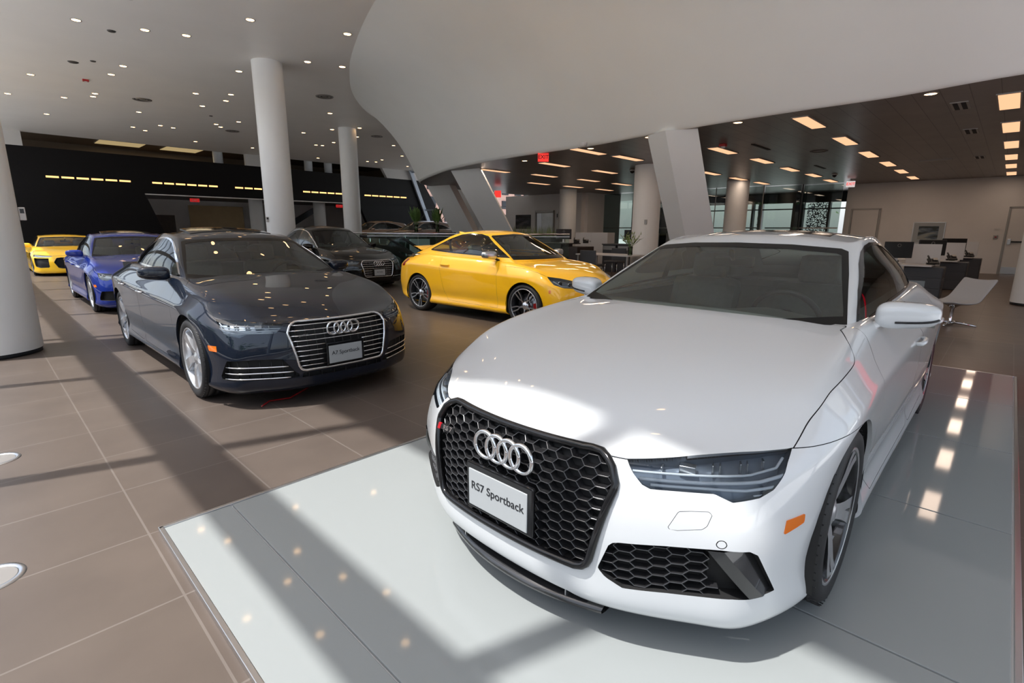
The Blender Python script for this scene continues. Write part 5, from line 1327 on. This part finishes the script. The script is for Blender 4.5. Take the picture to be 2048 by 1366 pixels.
tag(MB().box((15.75, 1.42, .40), (.6, .5, .78)).obj('low_cabinet', M['white_lam']), 'white cabinet carrying the half hidden monitor', 'cabinet')
station_desk(20.6, .90, 'farthest workstation desk nearest the fire door', 'farthest'); monitor(18.3, 1.12, .82, R45, 'black monitor top peeking over the middle white privacy panel', False); desk_phone(20.35, .85, .752, R45, 'black desk phone on the farthest workstation desk')
tag(MB().box((18.3, 1.18, .41), (.6, .45, .80)).obj('low_cabinet', M['white_lam']), 'white cabinet behind the middle workstation desk', 'cabinet')

# lounge chair
t = empty('lounge_chair', (10.75, .50, 0), math.radians(-38), 'grey angular lounge chair on a steel cross base', 'chair')
prof = [(-.40, .405), (-.34, .385), (-.1, .36), (.06, .37), (.14, .42), (.22, .53), (.34, .69), (.37, .735)]
mb = MB(); pr = [Vector((a, 0, b)) for a, b in prof]
for s0, s1 in ((0, 1),):
    V = []; n = len(prof)
    for i, (a, b) in enumerate(prof):
        w = .30 if i < 4 else .27
        for yy, dz in ((-w, .02), (-w*.6, .0), (0, -.012), (w*.6, 0.), (w, .02)): V.append((a, yy, b+dz))
    F = [(i*5+j, (i+1)*5+j, (i+1)*5+j+1, i*5+j+1) for i in range(n-1) for j in range(4)]
    mb.add(V, F, True)
sh = mb.obj('shell', M['chair_shell'], t); md = sh.modifiers.new('thick', 'SOLIDIFY'); md.thickness = .03; md2 = sh.modifiers.new('sub', 'SUBSURF'); md2.levels = 2; md2.render_levels = 2
MB().lathe([(.13, .345), (.10, .32), (.03, .27), (.022, .05), (.04, .03)], 20, Matrix.Translation((-.05, 0, 0))).obj('pedestal', M['chrome'], t)
for k in range(4):
    a = k*PI/2 + .5; MB().tube([(-.05, 0, .045), (-.05+.18*math.cos(a), .18*math.sin(a), .035), (-.05+.33*math.cos(a), .33*math.sin(a), .016)], [.022, .018, .013], 8).obj('base_arm', M['chrome'], t)

# reception counter, table, flowers
t = empty('reception_desk', (14.9, 11.6, 0), math.radians(0), 'dark reception counter with monitor behind the yellow coupe', 'desk')
MB().box((0, .55, .50), (.7, 1.1, .98), bev=.01).obj('counter_body', M['grey_lam'], t); MB().box((.2, -.35, .45), (1.0, .7, .9), bev=.01).obj('side_cabinet', M['dark_wood'], t); MB().box((0, .45, 1.0), (.85, 1.5, .03), bev=.004).obj('counter_top', M['dark_wood'], t)
monitor(14.9, 11.75, 1.03, R45+.3, 'black monitor with ring mark on the reception counter'); desk_phone(14.95, 11.2, 1.016, R45, 'black desk phone on the reception counter'); desk_phone(15.2, 10.98, 1.016, R45, 'second black desk phone at the right end of the reception counter')
t = empty('storage_cabinet', (17.2, 12.0, 0), 0, 'long white storage cabinet behind the reception counter', 'cabinet')
for s in (1, -1): MB().box((0, s*.385, .70), (.5, .765, 1.38), bev=.005).obj('cabinet_door', M['white_lam'], t)
MB().box((-.262, .03, 1.05), (.02, .05, .05)).obj('lock', M['trim_metal'], t)
tag(MB().box((23.9, 6.9, .62), (.4, 2.6, 1.24)).obj('storage_cabinet', M['white_lam']), 'white low cabinet under the clear glass partition', 'cabinet')
t = empty('filing_desk', (16.2, 10.1, 0), 0, 'dark grey desk with drawers left of the lily vase', 'desk')
MB().box((0, 0, .98), (.8, 1.2, .04)).obj('desk_top', M['grey_lam'], t)
for s in (1, -1): c = MB().box((0, s*.31, .48), (.7, .56, .96), bev=.006).obj('drawer_unit', M['grey_lam'], t); MB().box((-.36, s*.31, .86), (.012, .5, .14)).obj('drawer', M['trim_metal'], c)
monitor(16.3, 9.8, 1.012, R45-.5, 'small black monitor seen edge-on behind the lily vase', False)
for x, y, lab in ((17.6, 9.35, 'dark high-back office chair right of the edge-on monitor'), (18.6, 10.3, 'dark high-back office chair left of the edge-on monitor')):
    t = empty('office_chair', (x, y, 0), 1.9, lab, 'chair', 'office chairs behind the lilies'); MB().box((0, 0, .48), (.5, .5, .08), bev=.03).obj('seat', M['seat'], t); MB().box((-.25, 0, .98), (.06, .46, .8), bev=.03).obj('backrest', M['seat'], t); MB().lathe([(.03, .05), (.03, .45)], 12).obj('gas_column', M['chrome'], t)
    for k in range(5): a = k*1.257; MB().tube([(0, 0, .08), (.3*math.cos(a), .3*math.sin(a), .04)], .02, 6).obj('base_arm', M['black'], t)
t = empty('meeting_table', (13.6, 8.85, 0), 0, 'white rectangular table carrying the lily vase', 'table'); MB().box((0, 0, .735), (1.1, 1.9, .03), bev=.004).obj('table_top', M['white_lam'], t)
for a in (-.5, .5):
    for b in (-.88, .88): MB().box((a, b, .36), (.05, .05, .72)).obj('leg', M['trim_metal'], t)
for x, y, lab in ((12.75, 8.95, 'dark grey chair at the white table, its back towards the yellow coupe'), (14.75, 9.45, 'dark grey chair on the far side of the white table')):
    t = empty('visitor_chair', (x, y, 0), 0 if x < 13 else PI, lab, 'chair', 'chairs at the white table'); MB().box((.02, 0, .45), (.48, .52, .07), bev=.02).obj('seat', M['grey_lam'], t); MB().box((-.23, 0, .68), (.04, .56, .42), bev=.02).obj('backrest', M['grey_lam'], t)
    for a in (-.2, .22):
        for b in (-.22, .22): MB().tube([(a, b, .42), (a*1.1, b*1.1, 0)], .013, 6).obj('leg', M['chrome'], t)
def vase(x, y, z, h, r, kind, seed, lab):
    rnd = random.Random(seed); t = empty('flower_vase', (x, y, z), 0, lab, 'vase of flowers')
    MB().lathe([(0, .005), (r*.8, .005), (r, .02), (r*.95, h*.6), (r*1.05, h), (r*.98, h), (r*.88, h*.6), (r*.9, .03), (0, .02)], 24).obj('vase', M['vase'], t)
    n = 26 if kind == 'lily' else 60; st_ = MB(); lv = MB(); fl = MB()
    for k in range(n):
        a = rnd.random()*6.28; sp = (.10+.22*rnd.random()) if kind == 'lily' else (.06+.16*rnd.random()); hh = h + (.12+.22*rnd.random() if kind == 'lily' else .18+.30*rnd.random())
        p0 = Vector((r*.5*math.cos(a), r*.5*math.sin(a), .04)); p1 = Vector((r*.6*math.cos(a), r*.6*math.sin(a), h)); p2 = Vector((sp*math.cos(a), sp*math.sin(a), hh))
        if k < 14: st_.tube([p0, p1, p2], .005, 5)
        d = (p2-p1).normalized(); w = d.cross(Vector((0, 0, 1))).normalized() if abs(d.z) < .99 else Vector((1, 0, 0))
        for q in range(3):
            b = p1.lerp(p2, .35+.3*q); L = .10+.08*rnd.random() if kind == 'lily' else .22+.12*rnd.random(); e = b + d*L*.8 + Vector((rnd.gauss(0, .04), rnd.gauss(0, .04), .02)); m = (b+e)/2
            lv.add([b, m + w*L*.13, e, m - w*L*.13], [(0, 1, 2, 3)])
        if kind == 'lily' and k % 2 == 0:
            for q in range(6):
                b = q*1.047; o_ = Vector((math.cos(b)*.05, math.sin(b)*.05, .035)); s = Vector((-math.sin(b), math.cos(b), 0))*.016; fl.add([p2, p2 + o_*.55 + s, p2 + o_, p2 + o_*.55 - s], [(0, 1, 2, 3)])
    st_.obj('stems', M['leaf'], t); lv.obj('leaves', M['leaf'] if kind != 'lily' else M['leaf_pale'], t)
    if fl.V: fl.obj('lily_blooms', M['petal'], t)
vase(13.25, 7.98, .75, .26, .07, 'lily', 1, 'clear vase of white lilies on the white table')
tag(MB().box((12.7, 17.1, .68), (2.8, .5, 1.36)).obj('planter_console', M['grey_lam']), 'dark console behind the balustrade carrying two leafy vases', 'console')
vase(12.2, 17., 1.36, .30, .075, 'leafy', 2, 'left one of two tall leafy vases behind the balustrade'); vase(13.25, 17., 1.36, .30, .075, 'leafy', 7, 'right one of two tall leafy vases behind the balustrade')
t = empty('grass_planter', (18.5, 16.6, 0), 0, 'long dark planter of thin grasses in front of the lift', 'planter'); MB().box((0, 0, .6), (1.0, 3.4, 1.2)).obj('trough', M['dark_wood'], t)
rnd = random.Random(9); mb = MB()
for k in range(420):
    x, y = rnd.uniform(-.4, .4), rnd.uniform(-1.6, 1.6); h = .25+.3*rnd.random(); dx, dy = rnd.gauss(0, .07), rnd.gauss(0, .07); mb.add([(x-.008, y, 1.2), (x+.008, y, 1.2), (x+dx, y+dy, 1.2+h)], [(0, 1, 2)])
g = mb.obj('grass', M['leaf_pale'], t); g['kind'] = 'stuff'

# stair well balustrade behind the coupe
def rail(p, q, lab):
    p, q = Vector(p), Vector(q); L = (q-p).length; t = empty('glass_balustrade', (p+q)/2, math.atan2(q.y-p.y, q.x-p.x), lab, 'balustrade')
    n = max(1, round(L/1.6))
    for k in range(n): MB().box((-L/2+(k+.5)*L/n, 0, .68), (L/n-.015, .018, 1.26)).obj('glass_panel', M['clear'], t)
    MB().tube([(-L/2, 0, 1.34), (L/2, 0, 1.34)], .022, 10).obj('handrail', M['chrome'], t); MB().box((0, 0, 1.275), (L, .02, .018)).obj('cap_rail', M['alu'], t); MB().box((0, 0, .05), (L, .06, .10)).obj('shoe', M['trim_metal'], t)
rail((7.9, 13.4, 0), (12.0, 9.25, 0), 'glass balustrade with steel handrail running behind the yellow coupe')
rail((12.6, 16.2, 0), (8.2, 16.2, 0), 'far glass balustrade in front of the leafy vases')
t = empty('escalator', (10.3, 15.2, 0), 0, 'dark sloping escalator rails behind the balustrade', 'escalator')
for dy in (0, -.9):
    MB().tube([(-1.6, dy, 1.25), (-.6, dy, 1.2), (1.4, dy, .1)], .05, 8).obj('handrail', M['black'], t); MB().add([(-1.6, dy, 1.0), (-.6, dy, .95), (1.4, dy, -.15), (1.4, dy, -.28), (-.6, dy, .75), (-1.6, dy, .8)], [(0, 1, 4, 5), (1, 2, 3, 4)]).obj('skirt_panel', M['frame_dark'], t)
tag(MB().box((11.55, 15.9, .56), (.85, .12, 1.12), bev=.01).obj('info_panel', pmat('pale_blue_panel', (.45, .56, .58), .4)), 'pale blue white upright panel behind the balustrade', 'panel')
# floor boxes
for x, y, lab in ((-.16, 2.86, 'larger round steel floor box at the left edge, nearest the camera'), (-.10, 4.42, 'smaller looking round steel floor box at the left edge, farther back')):
    t = empty('floor_box', (x, y, 0), 0, lab, 'floor box', 'round floor boxes'); MB().lathe([(.085, .001), (.088, .006), (.108, .006), (.112, .001)], 40).obj('ring', M['alu'], t); MB().lathe([(0, .003), (.084, .003)], 40).obj('lid', M['trim_metal'], t)
# folded red cable under the dark sedan's bumper
tag(MB().tube([(1.45, 4.25, .012), (1.55, 4.35, .01), (1.7, 4.3, .012), (1.9, 4.45, .01), (2.1, 4.6, .01)], .007, 6).obj('red_cable', M['red_lens']), 'thin red cable lying under the front bumper of the dark sedan', 'cable')

# added glowing stand-in for an unseen red object that reflects in the white car
t = empty('red_stand_in', (6.6, -.85, 0), math.radians(-20), 'tall glowing red stand-in panel added beside the platform, off the right edge', 'red_panel')
MB().box((0, 0, 1.05), (1.5, .03, 1.9)).obj('red_panel', emat('stand_in_glow', (.9, .008, .03), .8), t); MB().box((0, 0, .05), (1.6, .4, .06), bev=.01).obj('foot', M['alu'], t); MB().tube([(0, -.03, .05), (0, -.03, 2.02)], .015, 8).obj('pole', M['alu'], t)
# spot beams added at ceiling lamp positions to brighten the cars
for src, aim, e in (((3.4, 8.2), (6.3, 6.2, .6), 420), ((4.2, 11.), (6.3, 6.6, .6), 420), ((3.3, 5.2), (6.6, 5.6, .6), 320), ((1.2, 9.), (2.0, 12.3, .6), 220), ((2.34, 15.85), (2.1, 22, .5), 420), ((1.97, 22.24), (2.1, 22.6, .5), 200), ((12.37, 23.58), (17, 25.5, 1.), 420), ((5.02, 12.97), (2.2, 13, .8), 150)):
    L = bpy.data.lights.new('added_car_beam', 'SPOT'); L.energy = e*1.3; L.color = (1., .86, .68); L.spot_size = .9; L.spot_blend = .8; L.shadow_soft_size = .07
    o = bpy.data.objects.new('added_car_beam', L); COL.objects.link(o); p = Vector((src[0], src[1], CEIL-.06)); o.location = p; o.rotation_euler = (Vector(aim)-p).to_track_quat('-Z', 'Y').to_euler()

# building and trees added across the street to cut low sky and supply reflections
t = empty('sky_block_building', (-27, 14, 0), 0, 'long grey brown building added across the street, outside the frame, to cut low sky', 'building')
MB().box((0, 0, 2.2), (10, 70, 4.4)).obj('walls', noise_var(pmat('street_brick', (.20, .16, .13), .8), (.20, .16, .13), .15, .6), t)
mb = MB()
for k in range(17):
    for j in range(1): mb.box((5.02, -33+4.1*k, 2.2+3.4*j), (.12, 2.2, 1.9))
mb.obj('windows', M['frame_dark'], t)
for k, y in enumerate((-6, 3, 11, 20, 29)): crown(-14, y, 4.4, 2.6, 260, 20+k, M['leaf'], 'street tree added outside the frame, %s from the camera along the glass front' % ordinal(k+1), .35)

for x in (7.0, 10.2):
    L = bpy.data.lights.new('upper_room_light', 'AREA'); L.size = 1.8; L.energy = 60; L.color = (1., .80, .5); o = bpy.data.objects.new('upper_room_light', L); COL.objects.link(o); o.location = (x, YW+4.3, 6.38)

tag(MB().box((18.8, 26.9, .14), (10.8, 6.6, .28), bev=.01).obj('display_podium', M['frame_dark']), 'low dark podium under the bronze cars behind the balustrade', 'podium')

slab('wall_bounce_block', -2.5, -2.2, -8, 40, -.05, .55, noise_var(pmat('bounce_block', (.13, .135, .12), .8), (.13, .135, .12), .2, 3))  # unseen low wall, added to block ground bounce onto the white car's front
SKY, SUN, EXPO = .33, 4.9, .32
CAM_LENS = 17.91884
CAM_M = Matrix(((0.693868, 0.149153, -0.704486, 0.0), (-0.720083, 0.15092, -0.677277, 0.0), (0.005303, 0.977229, 0.212121, 1.43619), (0, 0, 0, 1)))
# ------------------------------------------------------------------ cars in their places
D = math.radians
build_car(SPEC_RS, 'car', (3.611, 1.252, .025), D(180.38), 'white sports sedan with black honeycomb grille on the glass platform')
build_car(SPEC_A, 'car', (2.088, 6.383, 0), D(-90.14), 'dark navy sedan with chrome bar grille and tilted sunroof')
build_car(SPEC_TT, 'car', (6.44, 6.43, 0), D(-88), 'yellow two-door coupe seen from its side behind the white car')
build_car(SPEC_A6, 'car', (6.9, 13.6, 0), D(-90), 'black sedan with chrome grille behind the dark navy sedan')
S5, R8, SUV = far_specs()
build_car(S5, 'car', (2.2, 12.87, 0), D(-90.3), 'blue coupe half hidden behind the dark navy sedan')
build_car(R8, 'car', (2.13, 23.05, 0), D(-91), 'bright yellow low sports car in front of the black wall')
build_car(dict(SUV, paint='p_beige'), 'car', (16.6, 27.6, .28), D(182), 'bronze utility car behind the balustrade, left of the pair')
build_car(dict(SUV, paint='p_beige'), 'car', (18.0, 25.0, .28), D(182), 'bronze utility car behind the balustrade, right of the pair')
build_car(dict(SUV, paint='p_grey'), 'car', (21.7, 27.6, .28), D(182), 'dark car with black windows behind the right leafy vase')

# ------------------------------------------------------------------ light and camera
W = bpy.data.worlds.new('sky'); SC.world = W; W.use_nodes = True; n, l = W.node_tree.nodes, W.node_tree.links
bg = n['Background']; sky = n.new('ShaderNodeTexSky'); sky.sky_type = 'NISHITA'; sky.sun_disc = False; sky.sun_elevation = D(62); sky.sun_rotation = math.atan2(-.44, .147); sky.air_density = 1.; sky.dust_density = 3.5; sky.altitude = 50
mx = n.new('ShaderNodeMixRGB'); mx.inputs['Fac'].default_value = .6; mx.inputs['Color2'].default_value = (2.6, 2.75, 2.9, 1)
l.new(sky.outputs['Color'], mx.inputs['Color1']); l.new(mx.outputs['Color'], bg.inputs['Color']); bg.inputs['Strength'].default_value = SKY
sl = bpy.data.lights.new('sun', 'SUN'); sl.energy = SUN; sl.angle = D(1.0); sl.color = (1., .98, .945); so = bpy.data.objects.new('sun', sl); COL.objects.link(so)
sd = Vector((.44, -.147, -1.)).normalized(); so.rotation_euler = sd.to_track_quat('-Z', 'Y').to_euler()
cam = bpy.data.cameras.new('camera'); co = bpy.data.objects.new('camera', cam); COL.objects.link(co)
cam.sensor_width = 36; cam.lens = CAM_LENS; cam.clip_start = .02; cam.clip_end = 300
co.matrix_world = CAM_M; SC.camera = co
SC.view_settings.view_transform = 'Standard'; SC.view_settings.look = 'None'; SC.view_settings.gamma = 1; SC.view_settings.use_curve_mapping = False; SC.view_settings.exposure = EXPO
SC.cycles.use_denoising = True; SC.cycles.max_bounces = 10; SC.cycles.diffuse_bounces = 5; SC.cycles.glossy_bounces = 5; SC.cycles.transparent_max_bounces = 16; SC.cycles.sample_clamp_indirect = 6
